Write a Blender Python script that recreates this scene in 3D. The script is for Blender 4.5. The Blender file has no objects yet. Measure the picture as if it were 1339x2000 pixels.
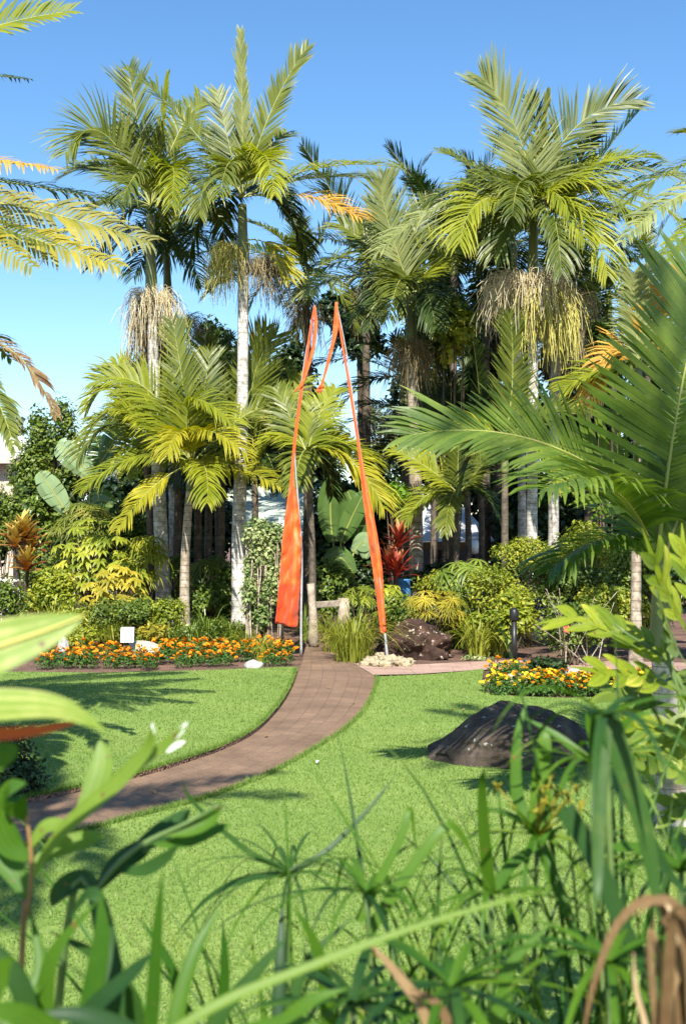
import bpy, math, random
import numpy as np
from mathutils import Vector, Matrix, Quaternion, noise

random.seed(7); rng = np.random.default_rng(7)
S = bpy.context.scene
COL = S.collection

# ------------------------------------------------------------------ camera, sky, sun, exposure
F, CX, HOR, CAMH = 2150.0, 669.5, 1060.0, 1.6
cam = bpy.data.cameras.new('camera'); camo = bpy.data.objects.new('camera', cam); COL.objects.link(camo)
camo.location = (0, 0, CAMH); camo.rotation_euler = (math.radians(90), 0, 0)
cam.sensor_fit = 'VERTICAL'; cam.sensor_height = 36.0; cam.lens = 36.0 * F / 2000.0
cam.shift_y = (HOR - 1000.0) / 2000.0
cam.clip_start = 0.05; cam.clip_end = 3000
cam.dof.use_dof = True; cam.dof.focus_distance = 14.0; cam.dof.aperture_fstop = 6.3
S.camera = camo
LDIR = Vector((0.0, 0.83, -0.80)).normalized()          # the way sunlight travels
SUN_EL = math.asin(-LDIR.z); SUN_ROT = math.atan2(-LDIR.x, -LDIR.y)
W = bpy.data.worlds.new("World"); S.world = W; W.use_nodes = True
wn = W.node_tree; sky = wn.nodes.new('ShaderNodeTexSky'); sky.sky_type = 'NISHITA'; sky.sun_disc = False
sky.sun_elevation = SUN_EL; sky.sun_rotation = SUN_ROT
sky.altitude = 0; sky.air_density = 1.15; sky.dust_density = 0.3; sky.ozone_density = 3.2
bg = wn.nodes['Background']; bg.inputs['Strength'].default_value = 0.10
hsv = wn.nodes.new('ShaderNodeHueSaturation'); hsv.inputs['Saturation'].default_value = 1.2
wn.links.new(sky.outputs[0], hsv.inputs['Color']); wn.links.new(hsv.outputs[0], bg.inputs[0])
sl = bpy.data.lights.new('sun', 'SUN'); sl.energy = 5.0; sl.angle = math.radians(0.5); sl.color = (1.0, 0.955, 0.87)
so = bpy.data.objects.new('sun', sl); COL.objects.link(so)
so.rotation_euler = Vector((0, 0, -1)).rotation_difference(LDIR).to_euler(); so.location = (-8, -16, 20)
S.view_settings.view_transform = 'Standard'; S.view_settings.look = 'None'
S.view_settings.exposure = 1.10; S.view_settings.gamma = 1.0
S.cycles.max_bounces = 8; S.cycles.diffuse_bounces = 3; S.cycles.transmission_bounces = 4; S.cycles.transparent_max_bounces = 4
S.cycles.sample_clamp_indirect = 6.0; S.cycles.use_denoising = True

# ------------------------------------------------------------------ helpers
def P(u, v, Y): return Vector(((u - CX) * Y / F, Y, CAMH + (HOR - v) * Y / F))
def G(u, v):                                              # ground point seen at that place
    Y = CAMH * F / (v - HOR); return Vector(((u - CX) * Y / F, Y, 0.0))
def U(x): return random.uniform(-x, x)
def R(a, b): return random.uniform(a, b)

class MB:
    def __init__(s): s.v = []; s.f = []; s.t = []; s.ac = {}
    def add(s, vs, fs, t=0.5):
        o = len(s.v); s.v.extend(vs); s.f.extend([tuple(i + o for i in f) for f in fs])
        s.t.extend(t if isinstance(t, (list, tuple)) else [t] * len(vs))
    def tube(s, pts, rad, n=8, t=0.5, cap=True):
        pts = [Vector(p) for p in pts]; m = len(pts); vs = []; ref = Vector((0.3, 1, 0.1)).normalized()
        for i, p in enumerate(pts):
            T = (pts[min(i + 1, m - 1)] - pts[max(i - 1, 0)])
            T = T.normalized() if T.length > 1e-9 else Vector((0, 0, 1))
            r = ref if abs(T.dot(ref)) < .95 else Vector((1, 0, 0))
            A = T.cross(r).normalized(); B = T.cross(A)
            q = rad[i] if isinstance(rad, (list, tuple)) else rad
            for k in range(n):
                a = 2 * math.pi * k / n; vs.append(p + A * (q * math.cos(a)) + B * (q * math.sin(a)))
        fs = [(i * n + k, i * n + (k + 1) % n, (i + 1) * n + (k + 1) % n, (i + 1) * n + k) for i in range(m - 1) for k in range(n)]
        if cap: fs.append(tuple(range(n - 1, -1, -1))); fs.append(tuple((m - 1) * n + k for k in range(n)))
        s.add(vs, fs, t)
    def ribbon(s, pts, wid, side, fold=0.0, nrm=None, t=0.5):
        """strip along pts, half width wid[i] along side[i]; fold raises the edges along nrm"""
        m = len(pts); vs = []; fs = []
        for i in range(m):
            sd = side[i] if isinstance(side, list) else side
            nn = (nrm[i] if isinstance(nrm, list) else nrm) if nrm is not None else Vector((0, 0, 0))
            w = wid[i]
            if fold: vs += [pts[i] - sd * w + nn * (fold * w), pts[i], pts[i] + sd * w + nn * (fold * w)]
            else: vs += [pts[i] - sd * w, pts[i] + sd * w]
        k = 3 if fold else 2; o_ = len(s.v)
        for i in range(m):
            s.ac[o_ + i * k] = -1.0; s.ac[o_ + i * k + k - 1] = 1.0
        for i in range(m - 1):
            for j in range(k - 1): fs.append((i * k + j, i * k + j + 1, (i + 1) * k + j + 1, (i + 1) * k + j))
        s.add(vs, fs, t)
    def box(s, c, d, rot=None, t=0.5):
        c = Vector(c); x, y, z = d[0] / 2, d[1] / 2, d[2] / 2
        vs = [Vector((a * x, b * y, g * z)) for a in (-1, 1) for b in (-1, 1) for g in (-1, 1)]
        if rot is not None: vs = [rot @ q for q in vs]
        s.add([c + q for q in vs], [(0, 1, 3, 2), (4, 6, 7, 5), (0, 4, 5, 1), (2, 3, 7, 6), (0, 2, 6, 4), (1, 5, 7, 3)], t)
    def raw(s, V, Fc, t):                                 # numpy arrays
        o = len(s.v); s.v.extend(V.tolist()); s.f.extend((Fc + o).tolist()); s.t.extend(t.tolist())
    def build(s, name, mat, parent=None, smooth=True, bevel=0.0):
        off = wloc(parent) if parent else Vector((0, 0, 0))
        me = bpy.data.meshes.new(name)
        V = np.array([tuple(p) for p in s.v], dtype=np.float64) - np.array(off)
        me.from_pydata(V.tolist(), [], s.f)
        at = me.attributes.new('tint', 'FLOAT', 'POINT'); at.data.foreach_set('value', np.array(s.t, dtype=np.float32))
        if s.ac:
            av = np.zeros(len(s.v), dtype=np.float32); av[list(s.ac.keys())] = list(s.ac.values())
            at = me.attributes.new('across', 'FLOAT', 'POINT'); at.data.foreach_set('value', av)
        if smooth: me.polygons.foreach_set('use_smooth', [True] * len(me.polygons))
        me.materials.append(mat); me.update()
        o = bpy.data.objects.new(name, me); COL.objects.link(o)
        if parent: o.parent = parent
        if bevel:
            b = o.modifiers.new('bevel', 'BEVEL'); b.width = bevel; b.segments = 2
        return o
def wloc(o):
    v = Vector((0, 0, 0))
    while o is not None: v = v + o.location; o = o.parent
    return v
def tag(o, label=None, cat=None, group=None, kind=None):
    if label: o['label'] = label
    if cat: o['category'] = cat
    if group: o['group'] = group
    if kind: o['kind'] = kind
    return o
def thing(name, label, cat, loc, group=None):
    o = bpy.data.objects.new(name, None); COL.objects.link(o); o.location = loc; o.empty_display_size = 0.2
    return tag(o, label, cat, group)
def bez(a, b, c, n): return [a * (1 - t) ** 2 + b * (2 * t * (1 - t)) + c * t * t for t in [i / (n - 1) for i in range(n)]]
def spline(pts, n):
    """Catmull-Rom through pts"""
    pts = [Vector(p) for p in pts]; q = [pts[0] * 2 - pts[1]] + pts + [pts[-1] * 2 - pts[-2]]; out = []
    m = len(pts) - 1
    for i in range(n):
        x = i / (n - 1) * m; k = min(int(x), m - 1); t = x - k
        a, b, c, d = q[k], q[k + 1], q[k + 2], q[k + 3]
        out.append(0.5 * ((2 * b) + (c - a) * t + (2 * a - 5 * b + 4 * c - d) * t * t + (3 * b - a - 3 * c + d) * t ** 3))
    return out

# ------------------------------------------------------------------ materials
def mat(name):
    m = bpy.data.materials.new(name); m.use_nodes = True
    return m, m.node_tree, m.node_tree.nodes['Principled BSDF']
def node(nt, kind, **kw):
    n = nt.nodes.new(kind)
    for k, v in kw.items(): setattr(n, k, v)
    return n
def ramp(nt, fac, stops):
    r = nt.nodes.new('ShaderNodeValToRGB'); e = r.color_ramp.elements
    while len(e) < len(stops): e.new(0.5)
    for i, (p, c) in enumerate(stops): e[i].position = p; e[i].color = (*c, 1)
    nt.links.new(fac, r.inputs[0]); return r
def leaf(name, dark, light, rough=0.45, tr=0.3, spec=0.35, tipc=None, veins=0, spots=0.0):
    m, nt, b = mat(name)
    a = node(nt, 'ShaderNodeAttribute', attribute_name='tint')
    nz = node(nt, 'ShaderNodeTexNoise'); nz.inputs['Scale'].default_value = 2.3; nz.inputs['Detail'].default_value = 3
    tc = node(nt, 'ShaderNodeTexCoord'); nt.links.new(tc.outputs['Object'], nz.inputs['Vector'])
    mx = node(nt, 'ShaderNodeMath', operation='MULTIPLY_ADD'); nt.links.new(nz.outputs['Fac'], mx.inputs[0])
    mx.inputs[1].default_value = 0.9; ad = node(nt, 'ShaderNodeMath', operation='ADD'); ad.inputs[1].default_value = -0.45
    nt.links.new(a.outputs['Fac'], ad.inputs[0]); nt.links.new(ad.outputs[0], mx.inputs[2])
    mid = tuple((x + y) / 2 for x, y in zip(dark, light))
    st = [(0.1, dark), (0.5, mid), (0.85, light)]
    if tipc: st.append((1.0, tipc))
    r = ramp(nt, mx.outputs[0], st)
    if veins:
        ac = node(nt, 'ShaderNodeAttribute', attribute_name='across'); mu = node(nt, 'ShaderNodeMath', operation='MULTIPLY'); mu.inputs[1].default_value = veins
        sn = node(nt, 'ShaderNodeMath', operation='SINE'); nt.links.new(ac.outputs['Fac'], mu.inputs[0]); nt.links.new(mu.outputs[0], sn.inputs[0])
        n4 = node(nt, 'ShaderNodeTexNoise'); n4.inputs['Scale'].default_value = 45; n4.inputs['Detail'].default_value = 6; n4.inputs['Roughness'].default_value = .7; nt.links.new(tc.outputs['Object'], n4.inputs['Vector'])
        m4 = node(nt, 'ShaderNodeMath', operation='MULTIPLY_ADD'); nt.links.new(sn.outputs[0], m4.inputs[0]); m4.inputs[1].default_value = .10; nt.links.new(mx.outputs[0], m4.inputs[2])
        m5 = node(nt, 'ShaderNodeMath', operation='MULTIPLY_ADD'); nt.links.new(n4.outputs['Fac'], m5.inputs[0]); m5.inputs[1].default_value = .5; nt.links.new(m4.outputs[0], m5.inputs[2])
        m6 = node(nt, 'ShaderNodeMath', operation='SUBTRACT'); nt.links.new(m5.outputs[0], m6.inputs[0]); m6.inputs[1].default_value = .25; nt.links.new(m6.outputs[0], r.inputs[0])
        bp = node(nt, 'ShaderNodeBump'); bp.inputs['Strength'].default_value = .35; bp.inputs['Distance'].default_value = .001; nt.links.new(m5.outputs[0], bp.inputs['Height']); nt.links.new(bp.outputs[0], b.inputs['Normal'])
        if spots:
            n5 = node(nt, 'ShaderNodeTexNoise'); n5.inputs['Scale'].default_value = 75; n5.inputs['Detail'].default_value = 2; nt.links.new(tc.outputs['Object'], n5.inputs['Vector'])
            r5 = ramp(nt, n5.outputs['Fac'], [(spots, (0, 0, 0)), (spots + .04, (1, 1, 1))]); mx5 = node(nt, 'ShaderNodeMix', data_type='RGBA')
            nt.links.new(r5.outputs[0], mx5.inputs[0]); nt.links.new(r.outputs[0], mx5.inputs[6]); mx5.inputs[7].default_value = (.16, .10, .03, 1)
            class _O: outputs = [mx5.outputs[2]]
            r = _O
    nt.links.new(r.outputs[0], b.inputs['Base Color'])
    b.inputs['Roughness'].default_value = rough; b.inputs['Specular IOR Level'].default_value = spec
    t = node(nt, 'ShaderNodeBsdfTranslucent'); hs = node(nt, 'ShaderNodeHueSaturation')
    hs.inputs['Value'].default_value = 1.35; hs.inputs['Saturation'].default_value = 1.1
    nt.links.new(r.outputs[0], hs.inputs['Color']); nt.links.new(hs.outputs[0], t.inputs[0])
    ms = node(nt, 'ShaderNodeMixShader'); ms.inputs[0].default_value = tr
    nt.links.new(b.outputs[0], ms.inputs[1]); nt.links.new(t.outputs[0], ms.inputs[2])
    nt.links.new(ms.outputs[0], nt.nodes['Material Output'].inputs[0])
    return m
def plain(name, c1, c2, scale=8, rough=0.7, bump=0.0, detail=5, metal=0.0, spec=0.4, bscale=None):
    m, nt, b = mat(name)
    tc = node(nt, 'ShaderNodeTexCoord'); nz = node(nt, 'ShaderNodeTexNoise')
    nz.inputs['Scale'].default_value = scale; nz.inputs['Detail'].default_value = detail
    nt.links.new(tc.outputs['Object'], nz.inputs['Vector'])
    r = ramp(nt, nz.outputs['Fac'], [(0.3, c1), (0.7, c2)]); nt.links.new(r.outputs[0], b.inputs['Base Color'])
    b.inputs['Roughness'].default_value = rough; b.inputs['Metallic'].default_value = metal; b.inputs['Specular IOR Level'].default_value = spec
    if bump:
        n2 = node(nt, 'ShaderNodeTexNoise'); n2.inputs['Scale'].default_value = bscale or scale * 3; n2.inputs['Detail'].default_value = 6
        nt.links.new(tc.outputs['Object'], n2.inputs['Vector'])
        bp = node(nt, 'ShaderNodeBump'); bp.inputs['Strength'].default_value = bump; bp.inputs['Distance'].default_value = 0.02
        nt.links.new(n2.outputs['Fac'], bp.inputs['Height']); nt.links.new(bp.outputs[0], b.inputs['Normal'])
    return m
def trunk_mat(name, c1, c2, ringc, freq=9.0):
    m, nt, b = mat(name); tc = node(nt, 'ShaderNodeTexCoord')
    wv = node(nt, 'ShaderNodeTexWave', wave_type='BANDS', bands_direction='Z', wave_profile='SAW')
    wv.inputs['Scale'].default_value = freq / 6.283 * 2; wv.inputs['Distortion'].default_value = 1.2
    wv.inputs['Detail'].default_value = 2; wv.inputs['Detail Scale'].default_value = 0.6
    nt.links.new(tc.outputs['Object'], wv.inputs['Vector'])
    n1 = node(nt, 'ShaderNodeTexNoise'); n1.inputs['Scale'].default_value = 5; n1.inputs['Detail'].default_value = 8; n1.inputs['Roughness'].default_value = .65
    nt.links.new(tc.outputs['Object'], n1.inputs['Vector'])
    r1 = ramp(nt, n1.outputs['Fac'], [(0.35, c1), (0.62, c2)])
    r2 = ramp(nt, wv.outputs['Fac'], [(0.0, (0, 0, 0)), (0.86, (0, 0, 0)), (0.97, (1, 1, 1))])
    mx = node(nt, 'ShaderNodeMix', data_type='RGBA'); nt.links.new(r2.outputs[0], mx.inputs[0])
    nt.links.new(r1.outputs[0], mx.inputs[6]); mx.inputs[7].default_value = (*ringc, 1)
    n6 = node(nt, 'ShaderNodeTexNoise'); n6.inputs['Scale'].default_value = 14; n6.inputs['Detail'].default_value = 7; n6.inputs['Roughness'].default_value = .75; nt.links.new(tc.outputs['Object'], n6.inputs['Vector'])
    r6 = ramp(nt, n6.outputs['Fac'], [(.44, (1, 1, 1)), (.60, (.42, .40, .34))]); m6 = node(nt, 'ShaderNodeMix', data_type='RGBA', blend_type='MULTIPLY'); m6.inputs[0].default_value = .85
    nt.links.new(mx.outputs[2], m6.inputs[6]); nt.links.new(r6.outputs[0], m6.inputs[7])
    nt.links.new(m6.outputs[2], b.inputs['Base Color']); b.inputs['Roughness'].default_value = .8
    bp = node(nt, 'ShaderNodeBump'); bp.inputs['Strength'].default_value = .5; bp.inputs['Distance'].default_value = .012
    nt.links.new(wv.outputs['Fac'], bp.inputs['Height']); nt.links.new(bp.outputs[0], b.inputs['Normal'])
    return m
M = {}
M['palm'] = leaf('palm_green', (.040, .070, .010), (.20, .225, .026), .42, .34, .45, (.40, .33, .08))
M['palmdark'] = leaf('palm_shaded_green', (.014, .034, .008), (.062, .098, .016), .45, .26, .35, (.16, .15, .04))  # darker copy of the frond green, shade under the crowns put into colour
M['palmlime'] = leaf('palm_lime', (.11, .155, .010), (.34, .35, .024), .48, .40, .3, (.52, .44, .08))
M['palmyellow'] = leaf('palm_yellow', (.19, .20, .012), (.48, .42, .028), .5, .38, .3, (.66, .50, .12))
M['palmgold'] = leaf('palm_gold', (.10, .125, .012), (.40, .33, .03), .5, .34, .3, (.60, .50, .20))
M['palmorange'] = leaf('palm_orange', (.34, .19, .03), (.62, .36, .06), .6, .3, .2, (.7, .52, .25))
M['palmpale'] = leaf('palm_pale', (.13, .17, .05), (.34, .36, .13), .5, .32, .4, (.58, .56, .30))
M['palmnear'] = leaf('palm_near', (.045, .095, .010), (.17, .235, .030), .38, .34, .45, (.28, .30, .06), veins=9)
M['dry'] = leaf('dry_leaf', (.10, .055, .025), (.40, .27, .14), .9, .2, .05, (.55, .42, .26), veins=16)
M['rachis'] = leaf('rachis', (.14, .17, .03), (.32, .32, .08), .45, 0.0, .4)
M['shaft'] = plain('crownshaft_green', (.085, .105, .028), (.16, .175, .06), 3, .4, 0, 4)
M['bunch'] = leaf('flower_cream', (.46, .37, .20), (.78, .68, .46), .7, .15, .2)
M['bunchlime'] = leaf('flower_yellow', (.36, .33, .06), (.70, .62, .20), .7, .15, .2)
M['bunchdry'] = leaf('flower_dry', (.15, .12, .06), (.40, .32, .18), .8, .1, .1)
M['bark'] = trunk_mat('palm_bark', (.30, .27, .22), (.78, .75, .70), (.24, .21, .16), 11)
M['barkpink'] = trunk_mat('palm_bark_pinkish', (.24, .19, .15), (.56, .48, .42), (.16, .12, .09), 13)
M['barkdark'] = trunk_mat('palm_bark_shaded_brown', (.06, .045, .03), (.17, .13, .09), (.05, .04, .03), 9)  # brown bark darkened, canopy shade on the trunks put into its colour
M['barktan'] = trunk_mat('palm_bark_tan', (.26, .20, .14), (.50, .42, .32), (.14, .10, .07), 8)
M['wood'] = plain('brown_wood', (.05, .035, .02), (.14, .10, .065), 14, .85, .4)
M['bushA'] = leaf('leaf_mid', (.040, .080, .010), (.18, .24, .030), .42, .28, .4, (.30, .32, .06))
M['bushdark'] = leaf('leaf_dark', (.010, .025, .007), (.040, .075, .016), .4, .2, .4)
M['bushlime'] = leaf('leaf_lime', (.12, .17, .012), (.36, .38, .035), .45, .34, .35, (.50, .44, .07))
M['bushgold'] = leaf('leaf_gold', (.17, .17, .015), (.44, .36, .035), .5, .34, .3, (.62, .48, .08))
M['bushgrey'] = leaf('leaf_olive', (.055, .070, .030), (.17, .19, .085), .55, .25, .2)
M['variegated'] = leaf('leaf_variegated', (.09, .16, .03), (.42, .46, .20), .45, .3, .3, (.70, .66, .36))
M['strap'] = leaf('strap_green', (.05, .10, .012), (.19, .25, .03), .36, .28, .5, (.40, .38, .09))
M['straplime'] = leaf('strap_lime', (.14, .18, .015), (.36, .36, .05), .42, .32, .4, (.55, .48, .14))
M['strapdark'] = leaf('strap_dark', (.018, .045, .012), (.065, .12, .022), .35, .25, .5)
M['red'] = leaf('leaf_red', (.10, .012, .012), (.34, .055, .03), .38, .3, .5, (.50, .22, .08))
M['copper'] = leaf('leaf_copper', (.17, .03, .012), (.48, .34, .07), .4, .3, .5, (.55, .42, .10))
M['banana'] = leaf('banana_green', (.045, .10, .018), (.12, .20, .045), .34, .3, .5)
M['bananapale'] = leaf('banana_pale_sheen', (.13, .22, .08), (.32, .42, .22), .30, .3, .6)  # paler copy of the banana green, white leaf sheen painted in
M['fern'] = leaf('fern_green', (.10, .20, .015), (.22, .34, .04), .5, .35, .2)
M['near'] = leaf('near_leaf', (.028, .095, .008), (.085, .175, .012), .45, .34, .25, (.25, .26, .05), veins=14, spots=.70)
M['neardark'] = leaf('near_leaf_dark', (.010, .040, .012), (.036, .092, .012), .45, .25, .25, (.14, .17, .04), veins=14, spots=.71)
M['nearlime'] = leaf('near_leaf_lime', (.085, .15, .010), (.29, .335, .022), .42, .42, .4, (.5, .46, .08), veins=7, spots=.68)
M['nearpale'] = leaf('near_leaf_pale', (.10, .185, .018), (.22, .31, .042), .5, .4, .35, (.4, .42, .12), veins=11, spots=.69)
M['midrib'] = leaf('pale_midrib', (.50, .46, .10), (.66, .60, .18), .5, .2, .3)
M['redrib'] = leaf('red_leaf_edge', (.30, .03, .015), (.45, .08, .03), .4, .2, .4)
M['whitetip'] = leaf('silver_tip', (.45, .48, .42), (.70, .72, .66), .5, .2, .4)
M['stem'] = plain('young_stem', (.16, .085, .03), (.34, .18, .07), 20, .6)
M['sedge'] = plain('sedge_stem', (.06, .11, .03), (.14, .20, .06), 12, .4)
M['orange'] = leaf('marigold_orange', (.60, .15, .006), (.88, .36, .012), .6, .12, .2, (.90, .52, .03))
M['yellow'] = leaf('marigold_yellow', (.80, .50, .01), (.90, .68, .03), .6, .12, .2)
M['rust'] = leaf('marigold_rust', (.42, .06, .006), (.66, .15, .01), .6, .12, .2)
M['marileaf'] = leaf('marigold_leaf', (.025, .075, .010), (.08, .16, .022), .5, .25, .3)
M['white'] = plain('white_paint', (.74, .74, .72), (.84, .84, .82), 6, .55)
M['black'] = plain('black_metal', (.008, .008, .008), (.02, .02, .02), 10, .4)
M['steel'] = plain('galvanised_pole', (.42, .42, .42), (.60, .60, .60), 20, .4, 0, 3, .6)
M['timber'] = plain('weathered_timber', (.20, .155, .11), (.42, .35, .27), 9, .85, .4)
M['sand'] = plain('sandstone', (.34, .27, .18), (.56, .48, .37), 9, .9, .6)
M['coral'] = plain('pale_coral_stone', (.24, .19, .11), (.42, .35, .23), 22, .9, .7)
M['whitestone'] = plain('white_stone', (.22, .21, .19), (.46, .45, .42), 10, .8, .6)
M['wallcream'] = plain('cream_render', (.46, .38, .30), (.52, .44, .36), 3, .85)
M['walldark'] = plain('grey_brown_wall', (.15, .12, .10), (.22, .18, .15), 3, .85)
M['roofwhite'] = plain('white_roof', (.74, .74, .75), (.82, .82, .82), 2, .5)
M['beam'] = plain('stained_beam', (.10, .045, .02), (.17, .08, .035), 9, .6)
M['globe'] = plain('white_globe', (.82, .82, .80), (.85, .85, .83), 2, .25)
M['blue'] = plain('blue_glaze', (.03, .12, .30), (.10, .28, .48), 9, .25)
def rib_roof():
    m, nt, b = mat('pale_green_ribbed_roof'); tc = node(nt, 'ShaderNodeTexCoord')
    wv = node(nt, 'ShaderNodeTexWave', wave_type='BANDS', bands_direction='Z'); wv.inputs['Scale'].default_value = 3.5
    nt.links.new(tc.outputs['Object'], wv.inputs['Vector'])
    r = ramp(nt, wv.outputs['Fac'], [(0, (.42, .50, .40)), (1, (.58, .65, .54))]); nt.links.new(r.outputs[0], b.inputs['Base Color'])
    b.inputs['Roughness'].default_value = .5; return m
M['roofgreen'] = rib_roof()

def rock_mat(name, c1, c2, c3, lich, amount, scale=4):
    m, nt, b = mat(name); tc = node(nt, 'ShaderNodeTexCoord')
    n1 = node(nt, 'ShaderNodeTexNoise'); n1.inputs['Scale'].default_value = scale; n1.inputs['Detail'].default_value = 10; n1.inputs['Roughness'].default_value = .7
    nt.links.new(tc.outputs['Object'], n1.inputs['Vector'])
    r = ramp(nt, n1.outputs['Fac'], [(.3, c1), (.5, c2), (.72, c3)])
    v = node(nt, 'ShaderNodeTexNoise'); v.inputs['Scale'].default_value = 13; v.inputs['Detail'].default_value = 6; v.inputs['Roughness'].default_value = .62
    nt.links.new(tc.outputs['Object'], v.inputs['Vector'])
    geo = node(nt, 'ShaderNodeNewGeometry'); sx = node(nt, 'ShaderNodeSeparateXYZ'); nt.links.new(tc.outputs['Object'], sx.inputs[0])
    r2 = ramp(nt, v.outputs['Fac'], [(amount, (0, 0, 0)), (amount + .05, (1, 1, 1))])
    mx = node(nt, 'ShaderNodeMix', data_type='RGBA'); nt.links.new(r2.outputs[0], mx.inputs[0])
    nt.links.new(r.outputs[0], mx.inputs[6]); mx.inputs[7].default_value = (*lich, 1)
    nt.links.new(mx.outputs[2], b.inputs['Base Color']); b.inputs['Roughness'].default_value = .85; b.inputs['Specular IOR Level'].default_value = .15
    n3 = node(nt, 'ShaderNodeTexNoise'); n3.inputs['Scale'].default_value = 16; n3.inputs['Detail'].default_value = 9
    nt.links.new(tc.outputs['Object'], n3.inputs['Vector'])
    bp = node(nt, 'ShaderNodeBump'); bp.inputs['Strength'].default_value = .8; bp.inputs['Distance'].default_value = .03
    nt.links.new(n3.outputs['Fac'], bp.inputs['Height']); nt.links.new(bp.outputs[0], b.inputs['Normal'])
    return m
M['rockbrown'] = rock_mat('brown_rock', (.012, .008, .006), (.045, .025, .018), (.11, .06, .04), (.42, .34, .26), .60)
M['boulder'] = rock_mat('dark_boulder', (.022, .016, .012), (.060, .046, .035), (.13, .10, .075), (.40, .41, .35), .64, 5)

def ground_mat():
    m, nt, b = mat('garden_mulch'); tc = node(nt, 'ShaderNodeTexCoord')
    n1 = node(nt, 'ShaderNodeTexNoise'); n1.inputs['Scale'].default_value = 2; n1.inputs['Detail'].default_value = 8
    n2 = node(nt, 'ShaderNodeTexVoronoi'); n2.inputs['Scale'].default_value = 45
    for n in (n1, n2): nt.links.new(tc.outputs['Object'], n.inputs['Vector'])
    r = ramp(nt, n1.outputs['Fac'], [(.3, (.09, .05, .032)), (.7, (.27, .155, .10))])
    mx = node(nt, 'ShaderNodeMix', data_type='RGBA', blend_type='MULTIPLY'); mx.inputs[0].default_value = .7
    nt.links.new(r.outputs[0], mx.inputs[6]); r2 = ramp(nt, n2.outputs['Color'], [(0, (.35, .35, .35)), (1, (1.4, 1.3, 1.25))])
    nt.links.new(r2.outputs[0], mx.inputs[7]); nt.links.new(mx.outputs[2], b.inputs['Base Color']); b.inputs['Roughness'].default_value = .95
    bp = node(nt, 'ShaderNodeBump'); bp.inputs['Strength'].default_value = 1; bp.inputs['Distance'].default_value = .03
    nt.links.new(n2.outputs['Distance'], bp.inputs['Height']); nt.links.new(bp.outputs[0], b.inputs['Normal'])
    return m
def lawn_mat():
    m, nt, b = mat('mown_lawn'); tc = node(nt, 'ShaderNodeTexCoord')
    n1 = node(nt, 'ShaderNodeTexNoise'); n1.inputs['Scale'].default_value = .9; n1.inputs['Detail'].default_value = 6; n1.inputs['Roughness'].default_value = .6
    n2 = node(nt, 'ShaderNodeTexNoise'); n2.inputs['Scale'].default_value = 60; n2.inputs['Detail'].default_value = 4
    for n in (n1, n2): nt.links.new(tc.outputs['Object'], n.inputs['Vector'])
    ad = node(nt, 'ShaderNodeMath', operation='MULTIPLY_ADD'); nt.links.new(n2.outputs['Fac'], ad.inputs[0]); ad.inputs[1].default_value = .8
    nt.links.new(n1.outputs['Fac'], ad.inputs[2])
    r = ramp(nt, ad.outputs[0], [(.6, (.115, .195, .038)), (1.0, (.195, .27, .06))])
    nt.links.new(r.outputs[0], b.inputs['Base Color']); b.inputs['Roughness'].default_value = .8; b.inputs['Specular IOR Level'].default_value = .2
    bp = node(nt, 'ShaderNodeBump'); bp.inputs['Strength'].default_value = .8; bp.inputs['Distance'].default_value = .015
    nt.links.new(n2.outputs['Fac'], bp.inputs['Height']); nt.links.new(bp.outputs[0], b.inputs['Normal'])
    return m
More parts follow.
